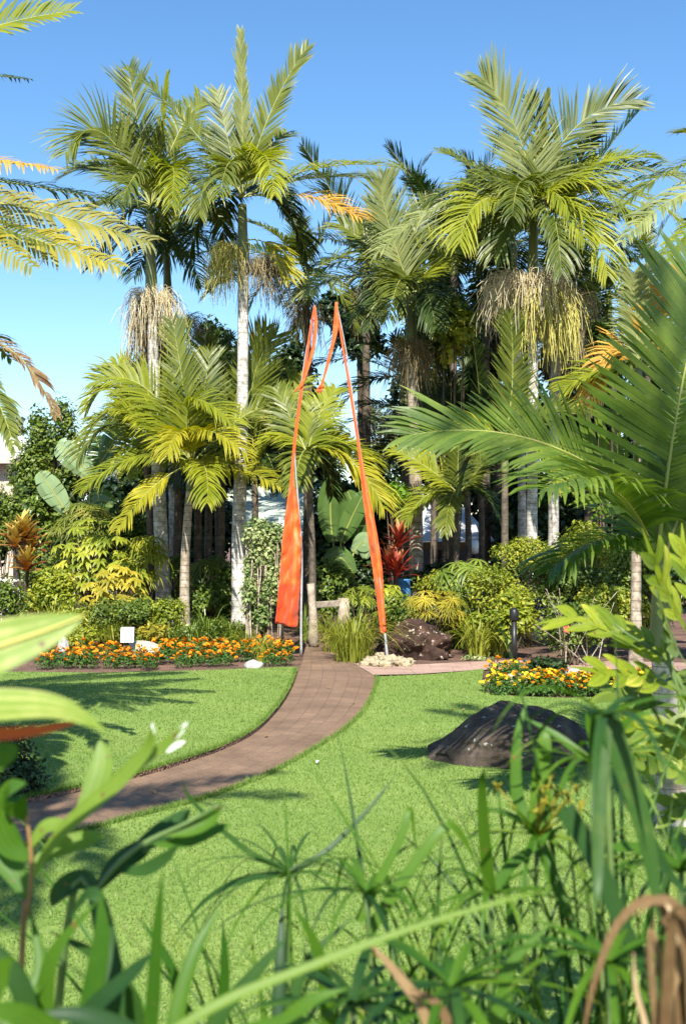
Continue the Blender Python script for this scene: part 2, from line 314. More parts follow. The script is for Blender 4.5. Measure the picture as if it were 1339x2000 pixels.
def paver_mat(name, c1, c2, mortar, bw, bh):
    m, nt, b = mat(name); uv = node(nt, 'ShaderNodeUVMap'); uv.uv_map = 'UVMap'
    br = node(nt, 'ShaderNodeTexBrick'); br.offset = .5
    br.inputs['Scale'].default_value = 1; br.inputs['Brick Width'].default_value = bw; br.inputs['Row Height'].default_value = bh
    br.inputs['Mortar Size'].default_value = .005; br.inputs['Mortar Smooth'].default_value = .3; br.inputs['Bias'].default_value = 0
    br.inputs['Color1'].default_value = (*c1, 1); br.inputs['Color2'].default_value = (*c2, 1); br.inputs['Mortar'].default_value = (*mortar, 1)
    nt.links.new(uv.outputs[0], br.inputs['Vector'])
    tc = node(nt, 'ShaderNodeTexCoord')
    n1 = node(nt, 'ShaderNodeTexNoise'); n1.inputs['Scale'].default_value = 2.2; n1.inputs['Detail'].default_value = 9; n1.inputs['Roughness'].default_value = .7
    n2 = node(nt, 'ShaderNodeTexNoise'); n2.inputs['Scale'].default_value = 70; n2.inputs['Detail'].default_value = 5
    for n in (n1, n2): nt.links.new(tc.outputs['Object'], n.inputs['Vector'])
    r = ramp(nt, n1.outputs['Fac'], [(.3, (.62, .58, .55)), (.65, (1.12, 1.1, 1.06))])
    r2 = ramp(nt, n2.outputs['Fac'], [(.35, (.7, .7, .7)), (.68, (1.2, 1.2, 1.2))])
    mx = node(nt, 'ShaderNodeMix', data_type='RGBA', blend_type='MULTIPLY'); mx.inputs[0].default_value = 1
    my = node(nt, 'ShaderNodeMix', data_type='RGBA', blend_type='MULTIPLY'); my.inputs[0].default_value = .8
    nt.links.new(br.outputs['Color'], mx.inputs[6]); nt.links.new(r.outputs[0], mx.inputs[7])
    nt.links.new(mx.outputs[2], my.inputs[6]); nt.links.new(r2.outputs[0], my.inputs[7])
    nt.links.new(my.outputs[2], b.inputs['Base Color']); b.inputs['Roughness'].default_value = .85
    sb = node(nt, 'ShaderNodeMath', operation='MULTIPLY_ADD'); nt.links.new(n2.outputs['Fac'], sb.inputs[0]); sb.inputs[1].default_value = .4
    inv = node(nt, 'ShaderNodeMath', operation='SUBTRACT'); inv.inputs[0].default_value = 1; nt.links.new(br.outputs['Fac'], inv.inputs[1])
    nt.links.new(inv.outputs[0], sb.inputs[2])
    bp = node(nt, 'ShaderNodeBump'); bp.inputs['Strength'].default_value = .6; bp.inputs['Distance'].default_value = .008
    nt.links.new(sb.outputs[0], bp.inputs['Height']); nt.links.new(bp.outputs[0], b.inputs['Normal'])
    return m
def cloth_mat():
    m, nt, b = mat('orange_banner_cloth')
    a = node(nt, 'ShaderNodeAttribute', attribute_name='tint')
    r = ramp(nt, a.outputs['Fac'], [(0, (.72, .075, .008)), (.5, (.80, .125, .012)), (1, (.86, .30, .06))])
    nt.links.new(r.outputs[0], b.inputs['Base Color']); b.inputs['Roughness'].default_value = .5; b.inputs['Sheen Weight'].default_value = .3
    tc = node(nt, 'ShaderNodeTexCoord'); mp = node(nt, 'ShaderNodeMapping'); mp.inputs['Scale'].default_value = (30, 30, 7); nz = node(nt, 'ShaderNodeTexNoise'); nz.inputs['Scale'].default_value = 1; nz.inputs['Detail'].default_value = 4
    nt.links.new(tc.outputs['Object'], mp.inputs['Vector']); nt.links.new(mp.outputs[0], nz.inputs['Vector'])
    bp = node(nt, 'ShaderNodeBump'); bp.inputs['Strength'].default_value = .7; bp.inputs['Distance'].default_value = .02; nt.links.new(nz.outputs['Fac'], bp.inputs['Height']); nt.links.new(bp.outputs[0], b.inputs['Normal'])
    t = node(nt, 'ShaderNodeBsdfTranslucent'); nt.links.new(r.outputs[0], t.inputs[0])
    ms = node(nt, 'ShaderNodeMixShader'); ms.inputs[0].default_value = .3
    nt.links.new(b.outputs[0], ms.inputs[1]); nt.links.new(t.outputs[0], ms.inputs[2]); nt.links.new(ms.outputs[0], nt.nodes['Material Output'].inputs[0])
    return m
M['cloth'] = cloth_mat()
M['ground'] = ground_mat(); M['lawn'] = lawn_mat()
M['paver'] = paver_mat('brown_brick_pavers', (.225, .142, .086), (.19, .120, .074), (.150, .098, .063), .17, .17)
M['sidepath'] = paver_mat('pink_concrete_edging', (.42, .28, .22), (.36, .24, .19), (.2, .14, .11), .6, .5)
M['grass'] = leaf('grass_blades', (.115, .195, .036), (.190, .270, .056), .65, .35, .15, (.34, .36, .18))

# ------------------------------------------------------------------ setting: ground, path, lawns
def inside(poly, X, Y):
    r = np.zeros(X.shape, bool); n = len(poly)
    for i in range(n):
        x1, y1 = poly[i]; x2, y2 = poly[(i + 1) % n]
        c = (y1 > Y) != (y2 > Y)
        with np.errstate(divide='ignore', invalid='ignore'): xx = (x2 - x1) * (Y - y1) / (y2 - y1 + 1e-12) + x1
        r ^= c & (X < xx)
    return r
b = MB(); b.add([Vector(p) for p in ((-400, -100, -.012), (400, -100, -.012), (400, 900, -.012), (-400, 900, -.012))], [(0, 1, 2, 3)])
tag(b.build('ground', M['ground']), kind='structure')

LE = [(596, 1262), (592, 1285), (583, 1310), (570, 1345), (545, 1385), (500, 1430), (440, 1462), (380, 1484), (300, 1510), (200, 1536), (80, 1562), (-80, 1592), (-260, 1620)]
RE = [(655, 1270), (692, 1295), (729, 1317), (726, 1350), (705, 1391), (665, 1430), (602, 1471), (522, 1516), (440, 1550), (360, 1576), (260, 1602), (120, 1640), (-60, 1690)]
le = spline([G(*p) for p in LE], 70); re_ = spline([G(*p) for p in RE], 70)
def path_mesh(name, A, B, m, z, nx=7):
    vs = []; fs = []; uv = []; d = 0
    for i in range(len(A)):
        if i: d += ((A[i] + B[i]) / 2 - (A[i - 1] + B[i - 1]) / 2).length
        w = (A[i] - B[i]).length
        for j in range(nx):
            t = j / (nx - 1); p = A[i].lerp(B[i], t); vs.append((p.x, p.y, z)); uv.append((d, t * 1.02))
    for i in range(len(A) - 1):
        for j in range(nx - 1): fs.append((i * nx + j, i * nx + j + 1, (i + 1) * nx + j + 1, (i + 1) * nx + j))
    me = bpy.data.meshes.new(name); me.from_pydata(vs, [], [f[::-1] for f in fs]); ul = me.uv_layers.new(name='UVMap')
    for l in me.loops: ul.data[l.index].uv = uv[l.vertex_index]
    me.materials.append(m); o = bpy.data.objects.new(name, me); COL.objects.link(o); return tag(o, kind='structure')
path_mesh('path', le, re_, M['paver'], 0.0)
sa = spline([G(*p) for p in ((690, 1296), (800, 1299), (920, 1293), (1060, 1290), (1400, 1296))], 20)
sb_ = spline([G(*p) for p in ((728, 1319), (820, 1317), (930, 1310), (1075, 1306), (1400, 1313))], 20)
path_mesh('side_path', sa, sb_, M['sidepath'], 0.006)

def lawn_piece(name, poly, z=0.026):
    me = bpy.data.meshes.new(name); n = len(poly)
    vs = [(x, y, z) for x, y in poly] + [(x, y, -.02) for x, y in poly]
    a = sum(poly[i][0] * poly[(i + 1) % n][1] - poly[(i + 1) % n][0] * poly[i][1] for i in range(n))
    top = tuple(range(n)) if a > 0 else tuple(range(n - 1, -1, -1))
    fs = [top] + [(i, i + n, (i + 1) % n + n, (i + 1) % n) for i in range(n)]
    me.from_pydata(vs, [], fs); me.materials.append(M['lawn']); me.materials.append(M['ground'])
    for i, p in enumerate(me.polygons): p.material_index = 0 if i == 0 else 1
    o = bpy.data.objects.new(name, me); COL.objects.link(o); return tag(o, kind='structure')
gl = lambda L: [(q.x, q.y) for q in (G(*p) for p in L)]
leL = [(p.x - .012, p.y) for p in le if p.y < G(583, 1309).y]
L_top = gl([(-900, 1316), (-300, 1315), (20, 1316), (200, 1318), (340, 1315), (450, 1311), (520, 1308), (576, 1306)])
polyL = L_top + leL + [(-7, 5.2), (-9, 5.6)]
reR = [(p.x + .012, p.y) for p in re_ if p.y < G(729, 1317).y]
R_top = gl([(735, 1326), (840, 1321), (900, 1316), (944, 1310), (940, 1333), (950, 1356), (1010, 1365), (1110, 1368), (1230, 1364), (1290, 1357), (1500, 1350)])
polyR = R_top[::-1] + reR + [(-4.2, 4.0), (-4.2, -3), (7, -3), (9, 11.6)]
lawn_piece('lawn', polyL); lawn_piece('lawn', polyR)

def grass():
    Vs = []; T = []
    for y0, y1, den, h, w in ((2.4, 4.2, 9000, .022, .0024), (4.2, 6, 6500, .022, .0030), (6, 9, 3600, .022, .0042), (9, 14.5, 1800, .022, .006)):
        hw = .40 * y1 + .9; n = int((y1 - y0) * 2 * hw * den)
        X = rng.uniform(-hw, hw, n); Y = rng.uniform(y0, y1, n)
        k = inside(polyL, X, Y) | inside(polyR, X, Y); X = X[k]; Y = Y[k]; n = len(X)
        az = rng.uniform(0, 6.283, n); ln = h * rng.uniform(.5, 1.25, n); tl = rng.uniform(.2, 1.1, n)
        a2 = rng.uniform(0, 6.283, n); ww = w * rng.uniform(.6, 1.3, n)
        base = np.stack([X, Y, np.full(n, .024)], 1)
        sd = np.stack([np.cos(az), np.sin(az), 0 * az], 1) * ww[:, None]
        tip = base + np.stack([np.cos(a2) * np.sin(tl), np.sin(a2) * np.sin(tl), np.cos(tl)], 1) * ln[:, None]
        Vs.append(np.stack([base - sd, base + sd, tip], 1).reshape(-1, 3)); t = rng.beta(2, 2.4, n) + .14 * (np.sin(X * 1.7 + 2 * np.sin(Y * .9)) * np.sin(Y * 1.3 + 1.7 * np.sin(X * .8 + 1))); t[rng.random(n) < .03] = 1.1; T.append(np.repeat(t, 3))
    for C_, sg in ((le, -1), (re_, 1)):                     # longer blades hanging over the cut edges
        pts = np.array([(p.x, p.y) for p in C_]); n = 9000; k = rng.integers(0, len(pts) - 1, n); f = rng.random(n)[:, None]; q = pts[k] * (1 - f) + pts[k + 1] * f
        tn = pts[k + 1] - pts[k]; tn /= np.linalg.norm(tn, axis=1)[:, None]; nr = np.stack([-tn[:, 1], tn[:, 0]], 1) * -sg; q = q + nr * -rng.uniform(.008, .05, n)[:, None] * 1.0
        kk = inside(polyL, q[:, 0], q[:, 1]) | inside(polyR, q[:, 0], q[:, 1]); q = q[kk]; n = len(q)
        az = rng.uniform(0, 6.283, n); a2 = rng.uniform(0, 6.283, n); tl = rng.uniform(.2, 1.3, n); ln = rng.uniform(.02, .055, n); ww = rng.uniform(.002, .005, n)
        base = np.stack([q[:, 0], q[:, 1], np.full(n, .022)], 1); sd = np.stack([np.cos(az), np.sin(az), 0 * az], 1) * ww[:, None]
        tip = base + np.stack([np.cos(a2) * np.sin(tl), np.sin(a2) * np.sin(tl), np.cos(tl)], 1) * ln[:, None]
        Vs.append(np.stack([base - sd, base + sd, tip], 1).reshape(-1, 3)); T.append(np.repeat(rng.beta(2, 2, n) * .8, 3))
    V = np.concatenate(Vs); T = np.concatenate(T); T = np.where(T > 1, T, .5 + (T - .5) * .65); n = len(V) // 3
    me = bpy.data.meshes.new('lawn_grass'); me.vertices.add(len(V)); me.vertices.foreach_set('co', V.ravel())
    me.loops.add(len(V)); me.loops.foreach_set('vertex_index', np.arange(len(V)))
    me.polygons.add(n); me.polygons.foreach_set('loop_start', np.arange(n) * 3)
    me.update(calc_edges=True)
    at = me.attributes.new('tint', 'FLOAT', 'POINT'); at.data.foreach_set('value', T.astype(np.float32))
    me.materials.append(M['grass']); o = bpy.data.objects.new('lawn_grass', me); COL.objects.link(o)
    tag(o, 'short mown green grass covering both lawns beside the brick path', 'grass', kind='stuff')
grass()

# ------------------------------------------------------------------ palms
def frond_mb(p0, p1, p2, ll, n=72, face=.35, lw=.0185, droop=.7, vee=.25, ang=(38, 62), bare=.10, r0=.014, reg=False, seed=0, base_t=.45, segs=3):
    J = .25 if reg else .65
    rd = random.Random(seed)
    m = MB(); rm = MB(); C = bez(p0, p1, p2, n + 1)
    tn = [(C[min(i + 1, n)] - C[max(i - 1, 0)]).normalized() for i in range(n + 1)]
    rm.tube(C, [r0 * (1 - .85 * i / n) for i in range(n + 1)], 5, .6)
    up0 = (Vector((0, 0, 1)) * (1 - face) + Vector((0, -1, .15)) * face).normalized()
    prevS = None
    i0 = int(bare * n); base_t += rd.uniform(-.12, .12); ph = rd.uniform(0, 6)
    for i in range(i0, n + 1):
        t = (i - i0) / max(1, n - i0); T = tn[i]
        Sv = T.cross(up0)
        if Sv.length < .15: Sv = prevS if prevS is not None else T.cross(Vector((0, -1, 0)))
        Sv = Sv.normalized()
        if prevS is not None and Sv.dot(prevS) < 0: Sv = -Sv
        prevS = Sv
        N = Sv.cross(T).normalized()
        if N.z < 0 and abs(N.z) > .3 and face < .5: N = -N
        prof = (.6 + .4 * math.sin(math.pi * min(1, t * 1.25 + .12) ** .8)) if t < .72 else (1.0 - (t - .72) / .28 * .62)
        prof = max(.25, min(1, prof))
        a = math.radians(ang[0] + (ang[1] - ang[0]) * t)
        for sg in (-1, 1):
            if rd.random() < (.01 if reg else .05 if math.sin(i * .31 + ph + sg) < .86 else .45): continue
            L = ll * prof * rd.uniform(.80, 1.10) * (1 if reg or rd.random() > .05 else .55); aa = a + rd.uniform(-.07, .07)
            d = (Sv * (sg * math.cos(aa)) + T * math.sin(aa) + N * (vee + J * rd.uniform(-.22, .22))).normalized()
            g = droop * rd.uniform(.55, 1.5); q = C[i].copy(); pts = [q.copy()]; ds = [d]
            for k in range(segs):
                q = q + d * (L / segs); pts.append(q.copy()); d = (d + Vector((0, 0, -g / segs * (1 + .5 * k)))).normalized(); ds.append(d)
            wn_ = ds[0].cross(N).normalized() if ds[0].cross(N).length > .05 else T
            wn_ = (wn_ + ds[0].cross(wn_) * J * rd.uniform(-.5, .5)).normalized(); nn = [wn_] * (segs + 1)
            w = lw * rd.uniform(.85, 1.1) * (.6 + .4 * prof)
            wd = [w * x for x in ((.55, 1, .8, .06) if segs == 3 else (.5, .95, 1, .75, .05))]
            bt = base_t + rd.uniform(-.20, .20); hot = .22 + (.3 if rd.random() < .12 else 0)
            tt = []
            for k in range(segs + 1): tt += [bt + (hot if k == segs else 0)] * 2
            m.ribbon(pts, wd, nn, t=tt)
    return m, rm
def add_frond(root, p0, p1, p2, ll, material, **kw):
    m, rm = frond_mb(p0, p1, p2, ll, **kw)
    f = m.build('frond', M[material], root, smooth=False); rm.build('rachis', M['rachis'], f)
    return f
# shared frond shapes for the palms farther back: along +X, arching
def shared(kind, mt, seed):
    e, dr, L = {'up': (1.25, .25, 2.2), 'mid': (.75, .9, 2.4), 'low': (.25, 1.25, 2.3), 'hang': (-.15, 1.3, 2.0)}[kind]
    p1 = Vector((math.cos(e), 0, math.sin(e))) * (L * .55)
    p2 = p1 + Vector((math.cos(e - dr), 0, math.sin(e - dr))) * (L * .6)
    m, rm = frond_mb(Vector((0, 0, 0)), p1, p2, .58, n=60, face=0, lw=.021, droop=.7 if kind != 'up' else .3, seed=seed, bare=.12)
    f = m.build('frond', M[mt], None, smooth=False); r = rm.build('rachis', M['rachis'])
    fm, rmm = f.data, r.data; bpy.data.objects.remove(f); bpy.data.objects.remove(r); return fm, rmm
LIB = {}
def lib(kind, mt, k):
    key = (kind, mt, k)
    if key not in LIB: LIB[key] = shared(kind, mt, hash((kind, k)) % 1000 if False else (len(kind) * 31 + k * 7))
    return LIB[key]
def crown(root, c, scale, n, mt, alt=None, kinds=('up', 'mid', 'mid', 'low', 'low', 'hang'), rnd=None, azs=None):
    rd = rnd or random
    for i in range(n):
        kd = kinds[i % len(kinds)]; mm = mt if (alt is None or rd.random() < .7) else alt
        fm, rmm = lib(kd, mm, rd.randrange(2))
        az = (i * 2.39996 + rd.uniform(-.3, .3)) if azs is None else azs[i % len(azs)] + rd.uniform(-.2, .2)
        Mx = Matrix.Translation(c - wloc(root)) @ Matrix.Rotation(az, 4, 'Z') @ Matrix.Rotation(rd.uniform(-.15, .15), 4, 'Y') @ Matrix.Rotation(rd.uniform(-.5, .5), 4, 'X') @ Matrix.Scale(scale * rd.uniform(.85, 1.12), 4)
        f = bpy.data.objects.new('frond', fm); COL.objects.link(f); f.parent = root; f.matrix_local = Mx
        r = bpy.data.objects.new('rachis', rmm); COL.objects.link(r); r.parent = f
def trunk(root, pts, r0, r1, m, flare=1.5, bump=.03, name='trunk'):
    C = spline(pts, 60); b = MB(); rad = []
    for i in range(60):
        t = i / 59; r = r0 + (r1 - r0) * t; r *= 1 + (flare - 1) * math.exp(-t * 14) + bump * (1 if i % 3 == 0 else 0) + .02 * math.sin(i * 1.7)
        rad.append(r)
    b.tube(C, rad, 14); return b.build(name, M[m], root)
def shaft(root, pts, r, m='shaft'):
    C = spline(pts, 14); b = MB(); b.tube(C, [r * (1.0 + .14 * math.exp(-((i - 2) / 3.) ** 2) - .22 * i / 13) for i in range(14)], 12)
    return b.build('crownshaft', M[m], root)
def bunch(root, c, rx, drop, n, m, side=None, name='flower_cluster', seed=1, th=.0055):
    """hanging flower strands springing from the trunk at c"""
    rd = random.Random(seed); b = MB()
    n = int(n * 1.7); th *= .62
    for i in range(n):
        az = rd.uniform(0, 6.283) if side is None else side + rd.gauss(0, .75)
        rr = rx * math.sqrt(rd.uniform(.08, 1)); L = drop * rd.uniform(.45, 1.0)
        d = Vector((math.cos(az), math.sin(az), 0))
        top = c + d * (.10) + Vector((0, 0, rd.uniform(-.05, .10)))
        sh = c + d * rr * 1.15 + Vector((0, 0, rd.uniform(-.10, .26)))
        end = sh + d * rd.uniform(-.05, .22) + Vector((rd.uniform(-.12, .12), rd.uniform(-.12, .12), -L * rd.choice((1, 1, .6, .35))))
        pts = spline([top, top.lerp(sh, .6) + Vector((0, 0, .09)), sh, sh.lerp(end, .45) + Vector((rd.uniform(-.07, .07), rd.uniform(-.05, .05), .06)), end], 9)
        tv = rd.uniform(.1, .9)
        b.tube(pts, [th * (1.25 if k % 2 else .8) for k in range(9)], 4, tv, cap=False)
    return b.build(name, M[m], root)

def palm(label, Y, base, tops, r0, r1, bm, shaft_px=None, group='king palms of the garden', dz=0.0):
    """base and tops: photo places of the trunk's foot and higher points, at distance Y"""
    pts = [P(u, v, Y) for u, v in [base] + tops]
    pts[0].z = 0
    root = thing('palm_tree', label, 'palm tree', pts[0], group)
    trunk(root, pts, r0, r1, bm)
    if shaft_px: shaft(root, [P(u, v, Y) for u, v in shaft_px], r1 * 1.12)
    return root
def fpx(root, Y, base, ctrl, tip, m, ll=.55, dc=0.0, dt=0.0, **kw):
    kw.setdefault('seed', random.randrange(10000))
    add_frond(root, P(*base, Y), P(*ctrl, Y + dc), P(*tip, Y + dt), ll * (1.32 if Y > 13 else 1.0), m, **kw)

# A: tall palm, left
YA = 19.5
A = palm('tall king palm at the left whose speckled trunk rises behind the plaque', YA, (322, 1226), [(316, 1080), (308, 900), (300, 700), (296, 560)], .135, .085, 'bark', [(296, 575), (295, 500), (294, 420)])
a0 = (295, 402)
for c, t, m, k in [((190, 170), (128, 300), 'palm', dict(face=.8, ll=.75, dt=-.6, droop=.5)),
                   ((275, 260), (252, 140), 'palm', dict(face=.9, ll=.62, dt=.3, droop=.15)),
                   ((312, 280), (328, 148), 'palmlime', dict(face=.6, ll=.25, ang=(68, 78), droop=.1)),
                   ((205, 290), (125, 345), 'palm', dict(face=.5, ll=.6, dt=.6)),
                   ((200, 350), (92, 500), 'palm', dict(face=.4, ll=.6, dt=.4, droop=.8)),
                   ((285, 270), (235, 400), 'palm', dict(face=.2, ll=.65, dc=-.9, dt=-1.5, droop=.9)),
                   ((355, 250), (335, 400), 'palmlime', dict(face=.2, ll=.62, dc=-.7, dt=-1.3, droop=.9)),
                   ((385, 300), (430, 430), 'palm', dict(face=.3, ll=.6, dt=-.3, droop=.9)),
                   ((360, 190), (410, 200), 'palm', dict(face=.6, ll=.55, dt=.8)),
                   ((240, 390), (180, 520), 'palmdark', dict(face=.3, ll=.55, dt=1.2, droop=.9)),
                   ((310, 330), (320, 500), 'palm', dict(face=.3, ll=.5, dc=1.0, dt=1.9, droop=.8)),
                   ((230, 220), (200, 260), 'palm', dict(face=.6, ll=.6, dt=1.4))]:
    fpx(A, YA, a0, c, t, m, **k)
bunch(A, P(298, 592, YA), .42, 1.05, 190, 'bunch', seed=3)
bunch(A, P(300, 612, YA), .30, 1.35, 130, 'bunchdry', side=2.6, seed=4)

# A2: darker palm close behind
Y2 = 21.5
A2 = palm('slim shaded king palm standing close behind the tall left palm, dark drooping fronds', Y2, (342, 1210), [(340, 1000), (334, 760), (329, 600)], .11, .075, 'bark', [(329, 600), (327, 545), (325, 490)])
for c, t, m, k in [((390, 410), (450, 540), 'palmdark', dict(dt=-.4)), ((250, 400), (205, 530), 'palmdark', dict(dt=.4)), ((370, 380), (425, 430), 'palmdark', dict()),
                   ((300, 440), (262, 540), 'palmdark', dict(dt=-1.3, dc=-.6)), ((350, 430), (395, 560), 'palmdark', dict(dt=-1.2, dc=-.6)), ((330, 330), (345, 270), 'palm', dict(face=.8)),
                   ((290, 380), (250, 400), 'palmdark', dict(dt=1.2)), ((400, 380), (470, 480), 'palmdark', dict(dt=.8)), ((340, 400), (330, 520), 'palmdark', dict(dt=1.5, dc=1))]:
    k.setdefault('face', .3); fpx(A2, Y2, (326, 480), c, t, m, ll=.62, droop=1.0, **k)
bunch(A2, P(345, 640, Y2), .5, 1.0, 160, 'bunchdry', seed=9)

# B: tall palm with the whitest trunk
YB = 18.5
B = palm('tallest king palm with a white trunk and an orange frond, left of both banners', YB, (470, 1205), [(466, 1060), (471, 900), (474, 740), (475, 500)], .125, .084, 'bark', [(475, 510), (474, 460), (473, 400)])
b0 = (474, 385)
for c, t, m, k in [((474, 230), (470, 66), 'palmpale', dict(face=.9, ll=.34, ang=(62, 74), droop=.1)),
                   ((520, 200), (600, 92), 'palm', dict(face=.85, ll=.40, ang=(50, 66), droop=.15, dt=.3)),
                   ((445, 280), (425, 180), 'palm', dict(face=.7, ll=.45, dt=.6, droop=.2)),
                   ((620, 300), (778, 328), 'palmlime', dict(face=.25, ll=.60, dt=-.5, droop=.8)),
                   ((600, 330), (730, 350), 'palm', dict(face=.3, ll=.55, dt=.5, droop=.9)),
                   ((600, 362), (700, 425), 'palmorange', dict(face=.35, ll=.5, dt=-.6, droop=.8, bare=.45)),
                   ((370, 225), (252, 138), 'palm', dict(face=.3, ll=.5, dt=.3, droop=.9)),
                   ((400, 270), (390, 420), 'palm', dict(face=.3, ll=.6, dt=-1.0, dc=-.6, droop=.9)),
                   ((390, 360), (370, 500), 'palmdark', dict(face=.25, ll=.55, dt=.8, droop=1)),
                   ((560, 360), (600, 500), 'palmdark', dict(face=.25, ll=.55, dt=.9, droop=1)),
                   ((520, 220), (535, 380), 'palmlime', dict(face=.2, ll=.55, dt=-1.5, dc=-.7, droop=.9)),
                   ((450, 250), (430, 380), 'palm', dict(face=.2, ll=.55, dt=-1.6, dc=-.9, droop=.9)),
                   ((505, 290), (560, 260), 'palm', dict(face=.6, ll=.5, dt=1)),
                   ((430, 300), (400, 250), 'palm', dict(face=.5, ll=.5, dt=1.2)),
                   ((540, 330), (570, 420), 'palmdark', dict(face=.2, ll=.55, dt=1.8, dc=1, droop=1)),
                   ((420, 340), (440, 480), 'palmdark', dict(face=.2, ll=.55, dt=1.6, dc=1, droop=1))]:
    fpx(B, YB, b0, c, t, m, **k)
fpx(B, YB, (478, 470), (535, 455), (565, 545), 'palmyellow', ll=.4, dt=-.3, face=.3, droop=.9, bare=.35)
bunch(B, P(462, 508, YB), .36, .75, 210, 'bunchlime', side=3.6, seed=11)
bunch(B, P(486, 535, YB), .55, .65, 170, 'bunchdry', side=-.2, seed=12)

# C: tall palm on the right
YC = 18.0
Cp = palm('tall king palm at the right with the huge cream flower skirt under its crown', YC, (1040, 1215), [(1038, 1040), (1039, 860), (1040, 700), (1040, 560)], .088, .082, 'bark', [(1040, 575), (1040, 500), (1042, 415)])
c0 = (1045, 400)
for c, t, m, k in [((1020, 230), (942, 152), 'palmpale', dict(face=.95, ll=.72, droop=.12, dt=-.2)),
                   ((1055, 260), (1070, 180), 'palm', dict(face=.5, ll=.2, ang=(70, 80), droop=.1)),
                   ((1090, 215), (1238, 195), 'palm', dict(face=.85, ll=.66, droop=.3, dt=.2)),
                   ((960, 340), (862, 295), 'palm', dict(face=.35, ll=.45, dt=.6, droop=.8)),
                   ((910, 345), (898, 478), 'palmlime', dict(face=.5, ll=.68, dc=-.5, dt=-.9, droop=.75)),
                   ((900, 330), (735, 495), 'palmpale', dict(face=.35, ll=.62, dt=-.4, droop=.9)),
                   ((1150, 340), (1185, 535), 'palmlime', dict(face=.5, ll=.7, dc=-.5, dt=-.8, droop=.8)),
                   ((1160, 290), (1280, 310), 'palmlime', dict(face=.4, ll=.6, dt=.3, droop=.8)),
                   ((1210, 320), (1335, 440), 'palmlime', dict(face=.35, ll=.6, dt=-.2, droop=.9)),
                   ((1085, 360), (1095, 530), 'palm', dict(face=.25, ll=.55, dc=-.8, dt=-1.2, droop=.9)),
                   ((980, 400), (930, 520), 'palmdark', dict(face=.3, ll=.6, dt=.9, droop=1)),
                   ((1010, 300), (1000, 420), 'palm', dict(face=.3, ll=.6, dc=-.6, dt=-1.4, droop=.9)),
                   ((1120, 380), (1230, 500), 'palmdark', dict(face=.3, ll=.6, dt=.9, droop=1)),
                   ((1060, 320), (1110, 300), 'palm', dict(face=.5, ll=.6, dt=1.4)),
                   ((1000, 320), (920, 400), 'palm', dict(face=.4, ll=.6, dt=1.2))]:
    fpx(Cp, YC, c0, c, t, m, **k)
for c, t, m, k in [((1130, 300), (1240, 430), 'palmlime', dict(face=.4, dt=-.6, dc=-.3)), ((1000, 380), (965, 500), 'palm', dict(face=.4, dt=-.7, dc=-.4)), ((940, 310), (830, 400), 'palm', dict(face=.4, dt=.1)), ((1190, 290), (1330, 350), 'palmpale', dict(face=.5, dt=.4)), ((1090, 330), (1140, 470), 'palmlime', dict(face=.4, dt=-1, dc=-.5))]:
    fpx(Cp, YC, c0, c, t, m, ll=.62, droop=.9, **k)
bunch(Cp, P(1030, 565, YC), .66, .85, 330, 'bunch', seed=21)
bunch(Cp, P(1052, 600, YC), .52, 1.05, 240, 'bunchlime', side=-.9, seed=22, th=.008)
bunch(Cp, P(1070, 640, YC + .3), .5, 1.05, 120, 'bunchdry', side=.4, seed=23)
# C2, C3 behind it
YC2 = 20.5
C2 = palm('pale trunked palm just right of and behind the right tall palm, dark crown', YC2, (1080, 1190), [(1080, 1000), (1084, 700), (1086, 560)], .105, .08, 'bark', [(1086, 560), (1086, 500), (1086, 450)])
crown(C2, P(1086, 445, YC2), 1.0, 14, 'palmdark', 'palm', rnd=random.Random(5))
bunch(C2, P(1095, 600, YC2), .6, 1.2, 150, 'bunchdry', seed=25)
YC3 = 22.0
C3 = palm('thin grey ringed palm just left of and behind the right tall palm', YC3, (1018, 1180), [(1018, 950), (1010, 700), (1004, 560)], .085, .07, 'bark', [(1004, 560), (1003, 520), (1002, 470)])
crown(C3, P(1002, 470, YC3), .95, 13, 'palmdark', 'palm', rnd=random.Random(6))

# D: middle palms
YD = 20.0
D = palm('mid height king palm between the banners and the right tall palm, leaf-sheathed trunk', YD, (812, 1195), [(812, 1000), (808, 850), (803, 700), (803, 660)], .13, .085, 'barktan', [(803, 675), (803, 620), (803, 575)])
d0 = (802, 570)
for c, t, m, k in [((735, 500), (722, 640), 'palmdark', dict(face=.5, dt=-.8)), ((690, 500), (562, 590), 'palmpale', dict(face=.4, dt=-.4, droop=.7)),
                   ((750, 430), (742, 355), 'palmpale', dict(face=.9, droop=.2)), ((720, 470), (665, 440), 'palm', dict(face=.6, dt=.2)),
                   ((850, 500), (900, 470), 'palmlime', dict(face=.5)), ((860, 520), (905, 640), 'palmdark', dict(dt=-.4)), ((780, 500), (760, 620), 'palm', dict(dt=-1.4, dc=-.8)),
                   ((830, 520), (850, 640), 'palmdark', dict(dt=-1.3, dc=-.7)), ((700, 560), (650, 700), 'palmdark', dict(dt=.5)), ((900, 560), (960, 700), 'palmdark', dict(dt=.5)),
                   ((790, 480), (835, 400), 'palm', dict(face=.8, dt=.6, droop=.3))]:
    k.setdefault('face', .35); k.setdefault('droop', .9); fpx(D, YD, d0, c, t, m, ll=.62, **k)
bunch(D, P(802, 690, YD), .34, .85, 170, 'bunchdry', seed=31)
